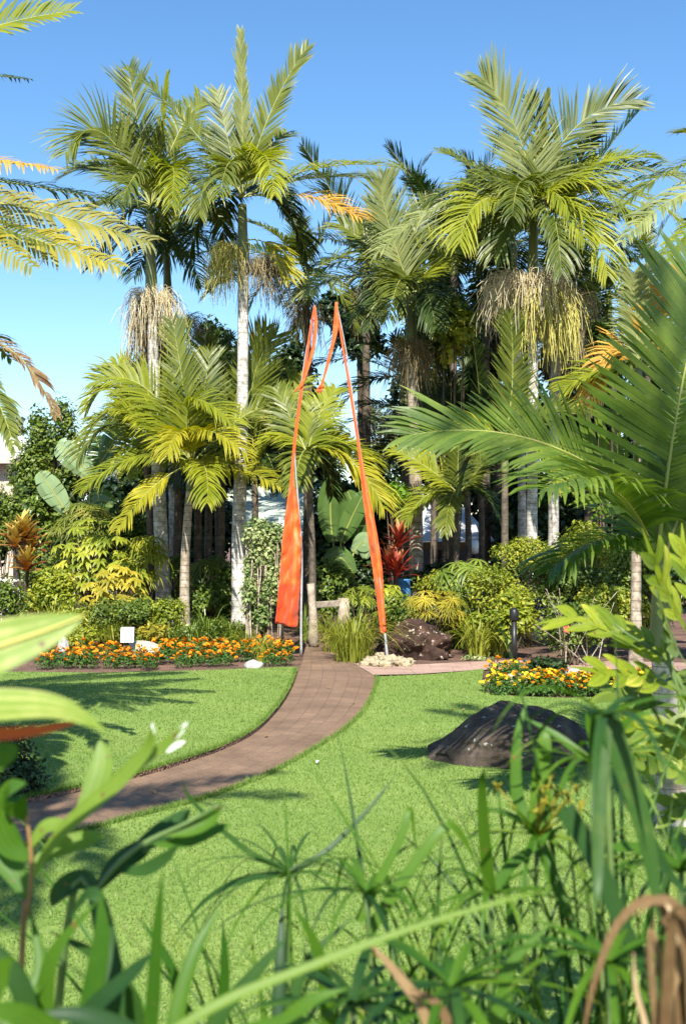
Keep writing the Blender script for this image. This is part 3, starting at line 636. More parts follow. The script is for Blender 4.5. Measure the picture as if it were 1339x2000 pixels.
# shaded palms deeper in the grove
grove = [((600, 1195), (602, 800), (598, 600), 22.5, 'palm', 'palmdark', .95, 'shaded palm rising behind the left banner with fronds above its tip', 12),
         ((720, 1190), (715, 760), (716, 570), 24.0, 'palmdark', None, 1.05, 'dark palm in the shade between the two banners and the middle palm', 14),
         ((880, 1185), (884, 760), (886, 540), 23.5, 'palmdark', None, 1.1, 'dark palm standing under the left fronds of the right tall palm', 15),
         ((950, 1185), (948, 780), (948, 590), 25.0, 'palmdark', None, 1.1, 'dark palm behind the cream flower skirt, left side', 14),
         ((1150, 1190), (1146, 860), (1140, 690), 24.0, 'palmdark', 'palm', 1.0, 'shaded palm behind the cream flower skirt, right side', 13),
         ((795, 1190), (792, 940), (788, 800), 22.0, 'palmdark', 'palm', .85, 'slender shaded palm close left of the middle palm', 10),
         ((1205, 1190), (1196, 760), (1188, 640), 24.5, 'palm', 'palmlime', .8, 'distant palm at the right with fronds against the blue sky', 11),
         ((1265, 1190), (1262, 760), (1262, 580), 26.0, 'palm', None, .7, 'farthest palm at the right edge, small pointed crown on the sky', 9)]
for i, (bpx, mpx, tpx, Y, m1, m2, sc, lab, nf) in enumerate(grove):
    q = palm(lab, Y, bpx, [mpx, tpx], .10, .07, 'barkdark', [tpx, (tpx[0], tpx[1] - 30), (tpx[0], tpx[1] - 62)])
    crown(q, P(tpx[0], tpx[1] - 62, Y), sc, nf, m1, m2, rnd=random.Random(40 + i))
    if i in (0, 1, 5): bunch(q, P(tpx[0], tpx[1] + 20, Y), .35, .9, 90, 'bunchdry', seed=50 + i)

# G: low palm clump at left
YG = 18.2
Gp = palm('young lime green palm with broad arching fronds between the two tall left trunks', YG, (361, 1205), [(361, 1120), (366, 1020), (372, 950)], .085, .06, 'barktan', [(372, 960), (374, 930), (376, 900)], 'low palms of the left grove')
g0 = (376, 905)
for b_, c, t, m, k in [(g0, (362, 760), (338, 632), 'palm', dict(face=.95, ll=.52, droop=.15, dt=.4)),
                       (g0, (300, 700), (185, 745), 'palmlime', dict(face=.6, ll=.6, dt=.2)),
                       (g0, (260, 690), (158, 870), 'palmlime', dict(face=.4, ll=.6, dt=.3, droop=.9)),
                       (g0, (330, 700), (465, 835), 'palmlime', dict(face=.45, ll=.55, dt=-.9, dc=-.3, droop=.8)),
                       (g0, (375, 790), (478, 885), 'palmyellow', dict(face=.4, ll=.52, dt=-1.3, dc=-.9, droop=.95)),
                       (g0, (355, 790), (325, 890), 'palmyellow', dict(face=.3, ll=.45, dt=-1.4, dc=-1, droop=1)),
                       (g0, (280, 850), (165, 952), 'palmlime', dict(face=.4, ll=.5, dt=-.6, droop=.8)),
                       (g0, (300, 810), (225, 800), 'palmlime', dict(face=.5, ll=.55, dt=-.5, droop=.8)),
                       (g0, (300, 930), (228, 1035), 'palmyellow', dict(face=.4, ll=.36, dt=-1.0, droop=.8, bare=.3)),
                       (g0, (440, 890), (545, 950), 'palmyellow', dict(face=.45, ll=.5, dt=-.9, droop=.85)),
                       (g0, (410, 880), (405, 980), 'palmlime', dict(face=.3, ll=.48, dt=-1.5, dc=-.9, droop=.9)),
                       (g0, (400, 760), (410, 690), 'palm', dict(face=.9, ll=.5, droop=.2, dt=.8)),
                       (g0, (480, 780), (560, 790), 'palm', dict(face=.5, ll=.55, dt=.6))]:
    fpx(Gp, YG, b_, c, t, m, **k)
YG2 = 19.2
G2 = palm('young palm with an upright broad dark green frond just right of the white trunk', YG2, (500, 1200), [(499, 1100), (498, 980), (497, 930)], .07, .05, 'barkdark', [(497, 930), (497, 905), (497, 880)], 'low palms of the left grove')
for c, t, m, k in [((470, 720), (540, 655), 'palm', dict(face=.95, ll=.58, droop=.15)), ((570, 760), (665, 850), 'palmlime', dict(face=.35, ll=.55, dt=-.3, droop=.9)),
                   ((600, 830), (660, 930), 'palm', dict(face=.3, ll=.5, dt=-.8)), ((420, 780), (395, 700), 'palm', dict(face=.9, ll=.5)), ((550, 790), (590, 740), 'palmlime', dict(face=.6, ll=.5, dt=.6)),
                   ((430, 850), (380, 960), 'palmdark', dict(ll=.5)), ((520, 850), (545, 960), 'palmdark', dict(ll=.5, dt=-.8))]:
    fpx(G2, YG2, (497, 885), c, t, m, **k)
YH = 17.6
H = palm('low palm whose long yellow frond arches across between the two banners', YH, (609, 1205), [(610, 1100), (606, 1000), (604, 940)], .06, .05, 'barkdark', [(604, 945), (602, 915), (600, 885)], 'low palms of the left grove')
for c, t, m, k in [((680, 850), (748, 990), 'palmyellow', dict(face=.35, ll=.58, dt=-.4, droop=.75)), ((640, 840), (735, 900), 'palmlime', dict(face=.35, ll=.5, dt=.3)),
                   ((560, 820), (515, 880), 'palmlime', dict(face=.4, ll=.5, dt=.2)), ((620, 800), (655, 760), 'palmlime', dict(face=.7, ll=.45, dt=.8)), ((575, 830), (540, 760), 'palm', dict(face=.7, ll=.5, dt=.8)),
                   ((590, 860), (570, 960), 'palm', dict(ll=.45, dt=-1)), ((640, 880), (650, 970), 'palmdark', dict(ll=.45, dt=.6))]:
    fpx(H, YH, (600, 885), c, t, m, **k)
YE = 19.0
E = palm('small palm with bright drooping fronds left of the white roofed pavilion', YE, (890, 1185), [(890, 1090), (892, 1020), (893, 1000)], .05, .04, 'barkdark', [(893, 1005), (894, 985), (895, 965)], 'low palms of the left grove')
E['group'] = 'low palms by the pavilion'
for c, t, m, k in [((840, 930), (782, 1030), 'palmlime', dict(face=.4, ll=.38, dt=-.3, droop=.9)), ((930, 930), (985, 1020), 'palmdark', dict(ll=.4)), ((830, 900), (768, 880), 'palmlime', dict(face=.5, ll=.4, dt=.3)),
                   ((890, 900), (900, 830), 'palm', dict(face=.8, ll=.35)), ((930, 920), (965, 880), 'palm', dict(ll=.4)), ((880, 940), (868, 1040), 'palm', dict(ll=.35, dt=-.9, dc=-.5))]:
    fpx(E, YE, (895, 965), c, t, m, **k)
YE2 = 17.5
E2 = palm('palm with a dying yellow frond hanging in the shade left of the right white trunk', YE2, (985, 1190), [(985, 1050), (985, 960), (985, 920)], .06, .05, 'barkdark', [(985, 925), (985, 890), (985, 860)], 'low palms by the pavilion')
for c, t, m, k in [((900, 800), (830, 880), 'palmyellow', dict(face=.35, ll=.42, droop=.9)), ((1010, 740), (995, 615), 'palm', dict(face=.95, ll=.42, droop=.1)), ((1060, 790), (1140, 800), 'palm', dict(ll=.5)), ((1060, 840), (1100, 950), 'palmlime', dict(ll=.45, dt=-.6)), ((920, 840), (900, 950), 'palmdark', dict(ll=.45, dt=.4))]:
    fpx(E2, YE2, (985, 860), c, t, m, **k)
# other trunks standing in the shade
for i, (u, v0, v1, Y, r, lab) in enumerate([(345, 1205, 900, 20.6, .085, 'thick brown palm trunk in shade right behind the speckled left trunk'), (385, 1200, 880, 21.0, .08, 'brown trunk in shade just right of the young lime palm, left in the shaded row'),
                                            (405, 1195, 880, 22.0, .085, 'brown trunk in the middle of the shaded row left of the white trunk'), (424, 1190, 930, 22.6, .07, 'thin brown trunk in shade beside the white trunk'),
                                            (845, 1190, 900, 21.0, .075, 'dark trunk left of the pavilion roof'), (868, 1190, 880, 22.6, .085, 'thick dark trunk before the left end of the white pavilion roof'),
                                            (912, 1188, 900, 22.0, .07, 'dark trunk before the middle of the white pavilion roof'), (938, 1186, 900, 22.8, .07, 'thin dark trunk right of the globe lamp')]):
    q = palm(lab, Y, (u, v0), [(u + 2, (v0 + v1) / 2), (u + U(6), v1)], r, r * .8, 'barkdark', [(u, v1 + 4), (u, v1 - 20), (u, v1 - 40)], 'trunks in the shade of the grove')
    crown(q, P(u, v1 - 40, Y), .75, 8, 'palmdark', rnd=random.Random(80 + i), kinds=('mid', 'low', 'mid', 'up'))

# J: palm off to the left, nearer
YJ = 7.6
Jp = thing('palm_tree', 'palm beyond the left edge with yellow and green fronds against the sky', 'palm tree', Vector((-4.55, YJ, 0)), 'palms reaching in from the sides')
trunk(Jp, [Vector((-4.55, YJ, 0)), Vector((-4.45, YJ, 2)), P(-560, 480, YJ)], .12, .09, 'bark')
shaft(Jp, [P(-560, 490, YJ), P(-558, 420, YJ), P(-555, 350, YJ)], .10)
for b_, c, t, m, k in [((-555, 360), (-110, 340), (288, 470), 'palmgold', dict(ll=.40, dt=.2, face=.8, droop=1.3, lw=.014, n=84)),
                       ((-555, 360), (-150, 300), (240, 400), 'palmdark', dict(ll=.40, dt=.8, face=.2, droop=1.25, lw=.014, n=84)),
                       ((-555, 350), (-220, 70), (135, 22), 'palmlime', dict(ll=.34, face=.7, dt=.2, droop=.35, lw=.014, n=84)),
                       ((-555, 360), (-190, 280), (105, 330), 'palmorange', dict(ll=.34, dt=-.4, face=.3, droop=1.25, lw=.014)),
                       ((-555, 370), (-210, 360), (100, 480), 'palm', dict(ll=.40, dt=-.5, face=.3, droop=1.25, lw=.014)),
                       ((-555, 360), (-130, 390), (230, 520), 'palmgold', dict(ll=.30, dt=-.3, face=.8, droop=1.3, lw=.014, n=90)),
                       ((-555, 360), (-190, 340), (60, 520), 'palmgold', dict(ll=.32, dt=-.7, face=.8, droop=1.3, lw=.014)),
                       ((-555, 360), (-160, 330), (130, 430), 'palmpale', dict(ll=.42, dt=.5, face=.3, droop=1.25, lw=.014)),
                       ((-555, 350), (-280, 100), (55, 155), 'palmdark', dict(ll=.26, dt=.9, face=.3, droop=1.25, lw=.014)),
                       ((-555, 360), (-570, 200), (-680, 100), 'palm', dict(ll=.42)), ((-555, 360), (-680, 300), (-830, 420), 'palm', dict(ll=.42)),
                       ((-555, 360), (-530, 300), (-500, 480), 'palm', dict(ll=.42, dc=-1, dt=-1.7)), ((-555, 360), (-570, 260), (-610, 460), 'palm', dict(ll=.42, dc=1, dt=1.7)),
                       ((-555, 360), (-500, 180), (-410, 300), 'palm', dict(ll=.42, dc=-.8, dt=-1.2))]:
    k.setdefault('ang', (30, 52)); fpx(Jp, YJ, b_, c, t, m, reg=True, **k)
YJ2 = 6.6
J2 = thing('palm_tree', 'low palm beyond the left edge with one brown drooping frond tip showing', 'palm tree', Vector((-2.75, YJ2, 0)), 'palms reaching in from the sides')
trunk(J2, [Vector((-2.75, YJ2, 0)), Vector((-2.72, YJ2, 1)), P(-200, 800, YJ2)], .10, .07, 'bark')
shaft(J2, [P(-200, 810, YJ2), P(-200, 760, YJ2), P(-200, 700, YJ2)], .08)
for c, t, m, k in [((10, 570), (108, 808), 'dry', dict(ll=.18, droop=.7, face=.3, lw=.009)), ((-40, 620), (30, 880), 'palm', dict(ll=.22, dt=-.5, droop=.8, lw=.012)), ((-200, 520), (-190, 420), 'palm', dict(ll=.3)),
                   ((-330, 560), (-450, 760), 'palm', dict(ll=.3)), ((-180, 560), (-150, 800), 'palm', dict(ll=.3, dc=-.8, dt=-1.3)), ((-180, 560), (-120, 760), 'palm', dict(ll=.3, dc=.8, dt=1.4)),
                   ((-100, 560), (20, 700), 'palm', dict(ll=.28, dc=.6, dt=1.5))]:
    fpx(J2, YJ2, (-200, 710), c, t, m, **k)
for px_, py_, pz_, nf_, sc_k, lab in ((-1.75, .3, 5.9, 15, .62, 'palm just left of the camera, out of the picture, shading the near path'), (1.75, -.5, 8.8, 11, .62, 'palm right of the camera, out of the picture, shading the dark boulder')):
    J3 = thing('palm_tree', lab, 'palm tree', Vector((px_, py_, 0)), 'palms reaching in from the sides')
    trunk(J3, [Vector((px_, py_, 0)), Vector((px_ + .03, py_, pz_ * .4)), Vector((px_ + .02, py_, pz_ - .6))], .11, .075, 'bark'); shaft(J3, [Vector((px_ + .02, py_, pz_ - .62)), Vector((px_ + .02, py_, pz_ - .3)), Vector((px_ + .02, py_, pz_))], .08)
    crown(J3, Vector((px_ + .02, py_, pz_)), sc_k, nf_, 'palm', 'palmlime', rnd=random.Random(77))
# K: palm off to the right
YK = 12.0
K = thing('palm_tree', 'palm beyond the right edge with pale fronds entering high at the right', 'palm tree', Vector((4.9, YK, 0)), 'palms reaching in from the sides')
trunk(K, [Vector((4.9, YK, 0)), Vector((4.85, YK, 2.5)), P(1530, 440, YK)], .13, .09, 'bark')
shaft(K, [P(1530, 450, YK), P(1528, 400, YK), P(1525, 340, YK)], .10)
for c, t, m, k in [((1370, 240), (1195, 420), 'palm', dict(ll=.38, face=.3, droop=.9, dt=-.3)), ((1340, 330), (1215, 470), 'palmpale', dict(ll=.42, face=.5, droop=.9, dt=-.8)), ((1380, 380), (1290, 520), 'palmlime', dict(ll=.4, dt=-.8, droop=.9)),
                   ((1420, 250), (1320, 260), 'palm', dict(ll=.4, dt=.6)), ((1600, 250), (1720, 400), 'palm', dict(ll=.4)), ((1540, 200), (1560, 120), 'palm', dict(ll=.4)), ((1500, 300), (1470, 500), 'palm', dict(ll=.4, dc=-1, dt=-1.7)),
                   ((1440, 400), (1350, 560), 'palmdark', dict(ll=.4, dt=.5))]:
    fpx(K, YK, (1525, 350), c, t, m, **k)

# I: near palm at the right, big fronds
YI = 6.2
I_ = thing('palm_tree', 'young near palm at the right edge with short white ringed trunk and big glossy fronds', 'palm tree', P(1312, 1612, YI) * 1.0)
I_.location.z = 0
trunk(I_, [P(1312, 1610, YI), P(1306, 1500, YI), P(1298, 1380, YI), P(1292, 1280, YI)], .085, .058, 'barkpink', flare=1.35)
shaft(I_, [P(1292, 1290, YI), P(1288, 1220, YI), P(1290, 1120, YI)], .060)
i0 = (1290, 1130)
for b_, c, t, m, k in [((1270, 1010), (1080, 800), (800, 850), 'palmnear', dict(face=.75, ll=.50, lw=.014, n=50, droop=.25, vee=.2, ang=(40, 68), bare=.05, dt=-.2, dc=-.1, segs=4, base_t=.6)),
                       ((1285, 1080), (1312, 780), (1385, 520), 'palmnear', dict(face=.9, ll=.64, lw=.019, n=56, droop=.12, vee=.12, ang=(22, 45), bare=.12, segs=4, dc=-.3, dt=-.1)),
                       (i0, (1230, 880), (1060, 955), 'palmnear', dict(face=.3, ll=.55, lw=.016, n=46, droop=.55, bare=.25, dc=-.5, dt=-1.0, segs=4)),
                       ((1290, 1120), (1190, 1000), (1080, 1110), 'palmnear', dict(face=.1, ll=.42, lw=.014, n=40, droop=.9, dc=-.2, dt=-.5, bare=.2, segs=4, base_t=.25)),
                       (i0, (1330, 900), (1480, 900), 'palmnear', dict(face=.4, ll=.5, lw=.016, segs=4)),
                       (i0, (1300, 900), (1330, 780), 'palmnear', dict(face=.3, ll=.5, lw=.016, dc=.7, dt=1.4, segs=4)),
                       (i0, (1240, 950), (1160, 900), 'palmnear', dict(face=.3, ll=.48, lw=.015, dc=.7, dt=1.4, segs=4)),
                       (i0, (1390, 1000), (1480, 1150), 'palmnear', dict(face=.3, ll=.5, lw=.016, segs=4))]:
    k['n'] = int(k.get('n', 50) * 1.1); fpx(I_, YI, b_, c, t, m, reg=True, **k)

# ------------------------------------------------------------------ leafy plants
def leaf_cloud(pos, nrm, length, width, tint=None, hang=.15):
    """many folded leaves as arrays"""
    n = len(pos); d = rng.normal(size=(n, 3)); d -= nrm * (d * nrm).sum(1)[:, None] * .55; d[:, 2] -= hang
    d /= np.linalg.norm(d, axis=1)[:, None] + 1e-9
    s = np.cross(d, nrm + rng.normal(size=(n, 3)) * .35); s /= np.linalg.norm(s, axis=1)[:, None] + 1e-9
    nn = np.cross(s, d)
    L = length * rng.uniform(.6, 1.25, n)[:, None]; Wd = width * rng.uniform(.7, 1.2, n)[:, None]
    b0 = pos; m1 = pos + d * L * .45 + nn * L * .06; tip = pos + d * L - nn * L * .08
    v = np.stack([b0, m1 - s * Wd + nn * Wd * .25, m1, m1 + s * Wd + nn * Wd * .25, tip], 1).reshape(-1, 3)
    o = (np.arange(n) * 5)[:, None, None]
    f = (np.array([[0, 2, 1], [0, 3, 2], [1, 2, 4], [2, 3, 4]])[None] + o).reshape(-1, 3)
    t = rng.beta(2, 2, n) if tint is None else tint
    return v, f, np.repeat(t, 5)
def bush(name, label, cat, u, v, Y, ru, rv, n, ll, lw, m, group=None, clumps=14, depth=None, stems=True, sub=.42, woody='wood', root=None, stem_base=None):
    c = np.array(P(u, v, Y)); r = np.array([ru * Y / F, depth or (ru * Y / F) * .75, rv * Y / F])
    base = Vector((c[0], c[1], 0)) if stem_base is None else stem_base
    if root is None: root = thing(name, label, cat, base, group)
    mb = MB(); cc = []
    for k in range(clumps):
        d = rng.normal(size=3); d /= np.linalg.norm(d); cc.append(c + d * r * rng.uniform(.35, .85))
    cc = np.array(cc); w = rng.integers(0, clumps, n)
    d = rng.normal(size=(n, 3)); d /= np.linalg.norm(d, axis=1)[:, None]
    rr = rng.uniform(.45, 1.05, n)[:, None]
    pos = cc[w] + d * r * sub * rr; nrm = d * .7 + np.array([0, -.1, .75]); nrm /= np.linalg.norm(nrm, axis=1)[:, None]
    ok = pos[:, 2] > .02; pos = pos[ok]; nrm = nrm[ok]; w = w[ok]
    ct = rng.uniform(-.16, .16, clumps)
    V, Fc, t = leaf_cloud(pos, nrm, ll, lw, np.clip(rng.beta(2, 2, len(pos)) + ct[w], 0, 1.1))
    mb.raw(V, Fc, t); mb.build('foliage', M[m], root, smooth=False)
    if stems:
        sb = MB()
        for k in range(min(clumps, 9)):
            e = Vector(cc[k]); s0 = base + Vector((U(.05), U(.05), 0))
            if e.z > .1: sb.tube(spline([s0, s0.lerp(e, .5) + Vector((U(.08), U(.08), .05)), e], 7), [.016 * (1 - .7 * i / 6) * (1 + base.z * 0) for i in range(7)], 5)
        if sb.v: sb.build('stems', M[woody], root)
    return root
def tree(name, label, u, v, Y, ru, rv, n, ll, lw, m, trunk_r=.14, clumps=26, group=None):
    c = P(u, v, Y); root = thing(name, label, 'tree', Vector((c.x, Y, 0)), group)
    top = Vector((c.x, Y, c.z)); t = MB(); t.tube(spline([Vector((c.x, Y, 0)), Vector((c.x + .08, Y, c.z * .5)), top], 12), [trunk_r * (1 - .6 * i / 11) for i in range(12)], 9)
    rr = np.array([ru * Y / F, ru * Y / F * .8, rv * Y / F]); cc = []
    for k in range(clumps):
        d = rng.normal(size=3); d /= np.linalg.norm(d); cc.append(np.array(c) + d * rr * rng.uniform(.3, .92))
        if k < 14:
            e = Vector(cc[-1]); s0 = Vector((c.x, Y, c.z - rr[2] * R(.3, .9))); t.tube(spline([s0, s0.lerp(e, .55) + Vector((0, 0, .15)), e], 7), [trunk_r * .35 * (1 - .8 * i / 6) for i in range(7)], 5)
    t.build('trunk', M['wood'], root)
    cc = np.array(cc); w = rng.integers(0, clumps, n); d = rng.normal(size=(n, 3)); d /= np.linalg.norm(d, axis=1)[:, None]
    pos = cc[w] + d * rr * .30 * rng.uniform(.3, 1.1, n)[:, None]; nrm = d * .7 + np.array([0, -.1, .7]); nrm /= np.linalg.norm(nrm, axis=1)[:, None]
    ct = rng.uniform(-.2, .2, clumps); mb = MB(); V, Fc, tt = leaf_cloud(pos, nrm, ll, lw, np.clip(rng.beta(2, 2, n) + ct[w], 0, 1.1)); mb.raw(V, Fc, tt)
    mb.build('crown', M[m], root, smooth=False); return root
def big_leaf(mb, p0, p1, p2, w, n=10, fold=.25, nrm=None, prof=None, t=.5, side=None, wav=0.0):
    C = bez(p0, p1, p2, n); T = [(C[min(i + 1, n - 1)] - C[max(i - 1, 0)]).normalized() for i in range(n)]
    nr = nrm or Vector((0, -.35, 1)); sd = []; nn = []; last = None
    for i in range(n):
        s = T[i].cross(nr)
        if s.length < .1: s = last if last is not None else T[i].cross(Vector((0, -1, 0)))
        s = s.normalized()
        if last is not None and s.dot(last) < 0: s = -s
        last = s; sd.append(s); nn.append(s.cross(T[i]).normalized())
    wd = []
    for i in range(n):
        x = i / (n - 1); q = math.sin(math.pi * min(1, x ** .8)) ** .75 if prof is None else prof(x)
        wd.append(max(w * q, w * .04) * (1 + wav * math.sin(i * 2.3)))
    k = [t + .25 * (i / (n - 1)) ** 4 for i in range(n) for _ in range(3)]
    mb.ribbon(C, wd, sd, fold, nn, t=k)
def whorls(name, label, cat, u, v, Y, ru, rv, n, ll, lw, m, group=None, nl=8, drop=.35, woody='wood'):
    """umbrella-like heads of leaves on thin stems"""
    c = P(u, v, Y); r = Vector((ru * Y / F, ru * Y / F * .7, rv * Y / F)); base = Vector((c.x, Y, 0))
    root = thing(name, label, cat, base, group); mb = MB(); sb = MB()
    for k in range(n):
        d = Vector((random.gauss(0, 1), random.gauss(0, 1) - .4, random.gauss(0, 1) + .3)).normalized(); q = R(.55, 1)
        h = Vector((c.x + d.x * r.x * q, c.y + d.y * r.y * q, max(.08, c.z + d.z * r.z * q)))
        ax = (Vector((d.x * .5, d.y * .5 - .25, 1))).normalized(); a1 = ax.orthogonal().normalized(); a2 = ax.cross(a1); tv = R(.15, .85)
        for j in range(nl):
            a = 6.283 * j / nl + U(.25); o = a1 * math.cos(a) + a2 * math.sin(a); L = ll * R(.75, 1.15)
            big_leaf(mb, h, h + o * (L * .55) + ax * (L * .18), h + o * L - Vector((0, 0, L * drop)), lw, n=5, fold=.2, nrm=ax, t=tv + U(.12))
        if k < 26:
            s0 = base + Vector((U(r.x * .5), U(r.y * .4), 0)); sb.tube(spline([s0, s0.lerp(h, .6) + Vector((U(.05), U(.05), .03)), h], 6), [.009, .008, .007, .006, .005, .004], 4)
    mb.build('foliage', M[m], root, smooth=False); sb.build('stems', M[woody], root); return root
def clump(name, label, cat, u, v, Y, hpx, n, w, m, spread=.6, group=None, loc=None, lean=0.0, foot=.10):
    """tuft of arching strap leaves; foot at photo place (u, v) on the ground"""
    base = loc if loc is not None else Vector(((u - CX) * Y / F, Y, 0)); h = hpx * Y / F
    root = thing(name, label, cat, base, group); mb = MB()
    for k in range(n):
        az = R(0, 6.283); o = Vector((math.cos(az), math.sin(az), 0)); L = h * R(.65, 1.15); sp = spread * R(.2, 1.5)
        p0 = base + o * R(0, foot) + Vector((0, 0, .0)); p1 = p0 + o * (L * .25 * sp) + Vector((lean * L * .3, 0, L * R(.8, 1.0))); p2 = p0 + o * (L * sp * 1.05) + Vector((lean * L * .6, 0, L * R(.35, .95) * max(.12, 1.15 - .6 * sp)))
        big_leaf(mb, p0, p1, p2, w * R(.7, 1.2), n=8, fold=.3, nrm=o * -.8 + Vector((0, 0, .6)), prof=lambda x: (1 - x ** 2.2) * .98 + .02, t=R(.15, .8))
    mb.build('leaves', M[m], root, smooth=False); return root
def rosette(root, c, ll, lw, n, mt, ax=Vector((0, -.2, 1)), spread=1.0, name='leaf_rosette'):
    mb = MB(); ax = ax.normalized(); a1 = ax.orthogonal().normalized(); a2 = ax.cross(a1)
    for k in range(n):
        a = k * 2.4; o = a1 * math.cos(a) + a2 * math.sin(a); e = .15 + 1.0 * (k / n) * spread; L = ll * R(.8, 1.1)
        d = o * math.sin(e) + ax * math.cos(e); s = c - ax * (ll * .45 * k / n)
        big_leaf(mb, s, s + d * (L * .6), s + d * L + o * (L * .18) - Vector((0, 0, L * .30 * (k / n))), lw, n=8, fold=.35, nrm=ax, t=.1 + .8 * (1 - k / n) + U(.2))
    return mb.build(name, M[mt], root, smooth=False)
def cordyline(label, base_uv, Y, heads, mt, ll=.42, lw=.045, n=24):
    b0 = Vector(((base_uv[0] - CX) * Y / F, Y, 0)); root = thing('cordyline', label, 'plant', b0); st = MB()
    for (u, v, dy) in heads:
        h = P(u, v, Y + dy); st.tube(spline([b0 + Vector((U(.06), 0, 0)), b0.lerp(h, .5) + Vector((U(.05), 0, .1)), h - Vector((0, 0, .12))], 8), .018, 6)
        rosette(root, h, ll, lw, n, mt)
    st.build('stem', M['wood'], root); return root
def paddle(mb, rb, p0, p1, p2, w, split=0, nrm=None, t=.5):
    """one banana leaf blade, torn at places, with its midrib"""
    n = 26; C = bez(p0, p1, p2, n); nr = nrm or Vector((0, -1, .4)); rd = random.Random(int(w * 1000) + int(p0.x * 77))
    for sg in (-1, 1):
        i = 0
        while i < n - 1:
            j = min(n - 1, i + rd.choice((2, 3, 5, 7) if split else (n,))); dr = rd.uniform(-.1, .25) if split else .1
            vs = []; fs = []
            for k in range(i, j + 1):
                x = k / (n - 1); T = (C[min(k + 1, n - 1)] - C[max(k - 1, 0)]).normalized(); s = T.cross(nr).normalized(); N = s.cross(T)
                q = w * (math.sin(math.pi * (.06 + .92 * x)) ** .55)
                a = C[k]; shift = T * (q * .25 - (.02 if k == j and split else 0))
                vs += [a, a + s * (sg * q * .55) + N * (.14 * q) + shift * .6, a + s * (sg * q) - N * (dr * q) + shift - Vector((0, 0, dr * q * .3))]
            m_ = j - i
            for k in range(m_):
                for c in range(2): fs.append((k * 3 + c, k * 3 + c + 1, (k + 1) * 3 + c + 1, (k + 1) * 3 + c))
            mb.add(vs, fs, t + rd.uniform(-.12, .12)); i = j
    rb.tube(C, [w * .06 * (1 - .8 * k / (n - 1)) + .003 for k in range(n)], 6, .6)
def banana(label, base_uv, Y, leaves, group='strelitzia plants'):
    b0 = Vector(((base_uv[0] - CX) * Y / F, Y, 0)); root = thing('bird_of_paradise_plant', label, 'plant', b0, group)
    for (st, a, bq, c, w, m, sp) in leaves:
        mb = MB(); rb = MB(); pa, pb, pc = P(*a, Y + st), P(*bq, Y + st * 1.2), P(*c, Y + st * 1.3)
        rb.tube(spline([b0, b0.lerp(pa, .6) + Vector((0, 0, .15)), pa], 10), [.03 - .0015 * i for i in range(10)], 6, .4)
        paddle(mb, rb, pa, pb, pc, w, sp); f = mb.build('leaf', M[m], root, smooth=False); rb.build('midrib', M['rachis'], f)
    return root

# ---- far trees and background mass
tree('broadleaf_tree', 'bushy green garden tree at the left in front of the white roofed house', 92, 910, 25, 78, 130, 8000, .13, .035, 'bushA', .12, 34)
tree('gum_tree', 'grey olive gum tree far off seen through the gap right of the right banner', 742, 880, 34, 75, 110, 6000, .16, .025, 'bushgrey', .14, 26)
tree('broadleaf_tree', 'distant pale tree just above the roof line at the far left edge', 20, 835, 44, 40, 26, 1500, .2, .05, 'bushgrey', .2, 14, 'far trees')
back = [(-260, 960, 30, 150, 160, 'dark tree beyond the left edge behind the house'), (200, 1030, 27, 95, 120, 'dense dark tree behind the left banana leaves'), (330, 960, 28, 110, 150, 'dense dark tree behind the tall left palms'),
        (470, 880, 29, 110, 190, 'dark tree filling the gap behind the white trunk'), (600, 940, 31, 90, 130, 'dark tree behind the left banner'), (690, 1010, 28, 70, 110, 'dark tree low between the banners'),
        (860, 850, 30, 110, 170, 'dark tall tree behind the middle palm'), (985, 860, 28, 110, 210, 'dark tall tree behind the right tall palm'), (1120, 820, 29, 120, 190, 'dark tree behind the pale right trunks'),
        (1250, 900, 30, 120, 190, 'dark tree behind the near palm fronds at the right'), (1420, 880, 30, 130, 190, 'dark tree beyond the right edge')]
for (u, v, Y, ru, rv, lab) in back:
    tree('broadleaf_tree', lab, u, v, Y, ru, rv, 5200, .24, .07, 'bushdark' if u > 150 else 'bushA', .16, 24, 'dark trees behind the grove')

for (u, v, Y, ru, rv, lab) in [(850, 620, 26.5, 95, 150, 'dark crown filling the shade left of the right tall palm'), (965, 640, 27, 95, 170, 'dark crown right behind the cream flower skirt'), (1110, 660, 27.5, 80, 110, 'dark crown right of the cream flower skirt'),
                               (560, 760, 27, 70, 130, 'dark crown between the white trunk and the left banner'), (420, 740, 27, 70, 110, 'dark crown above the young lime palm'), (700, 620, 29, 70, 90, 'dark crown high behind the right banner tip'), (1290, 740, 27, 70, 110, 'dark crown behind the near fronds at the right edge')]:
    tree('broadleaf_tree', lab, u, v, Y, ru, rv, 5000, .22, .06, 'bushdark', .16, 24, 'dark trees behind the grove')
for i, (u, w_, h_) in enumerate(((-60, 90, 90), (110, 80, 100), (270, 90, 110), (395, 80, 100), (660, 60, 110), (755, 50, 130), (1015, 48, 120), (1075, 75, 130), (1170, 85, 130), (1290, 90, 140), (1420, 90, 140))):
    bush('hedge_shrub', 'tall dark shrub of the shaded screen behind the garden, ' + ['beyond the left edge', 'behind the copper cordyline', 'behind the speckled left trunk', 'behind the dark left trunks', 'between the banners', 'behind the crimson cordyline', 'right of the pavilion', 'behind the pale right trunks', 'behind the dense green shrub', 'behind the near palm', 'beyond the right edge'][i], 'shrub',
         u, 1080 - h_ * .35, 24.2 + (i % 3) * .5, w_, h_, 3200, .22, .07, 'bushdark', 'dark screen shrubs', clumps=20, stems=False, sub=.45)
G3 = palm('young lime palm with its crown hanging left of the speckled trunk', 19.8, (298, 1205), [(296, 1080), (290, 950), (286, 890)], .075, .06, 'barkdark', [(286, 895), (285, 870), (285, 840)], 'low palms of the left grove')
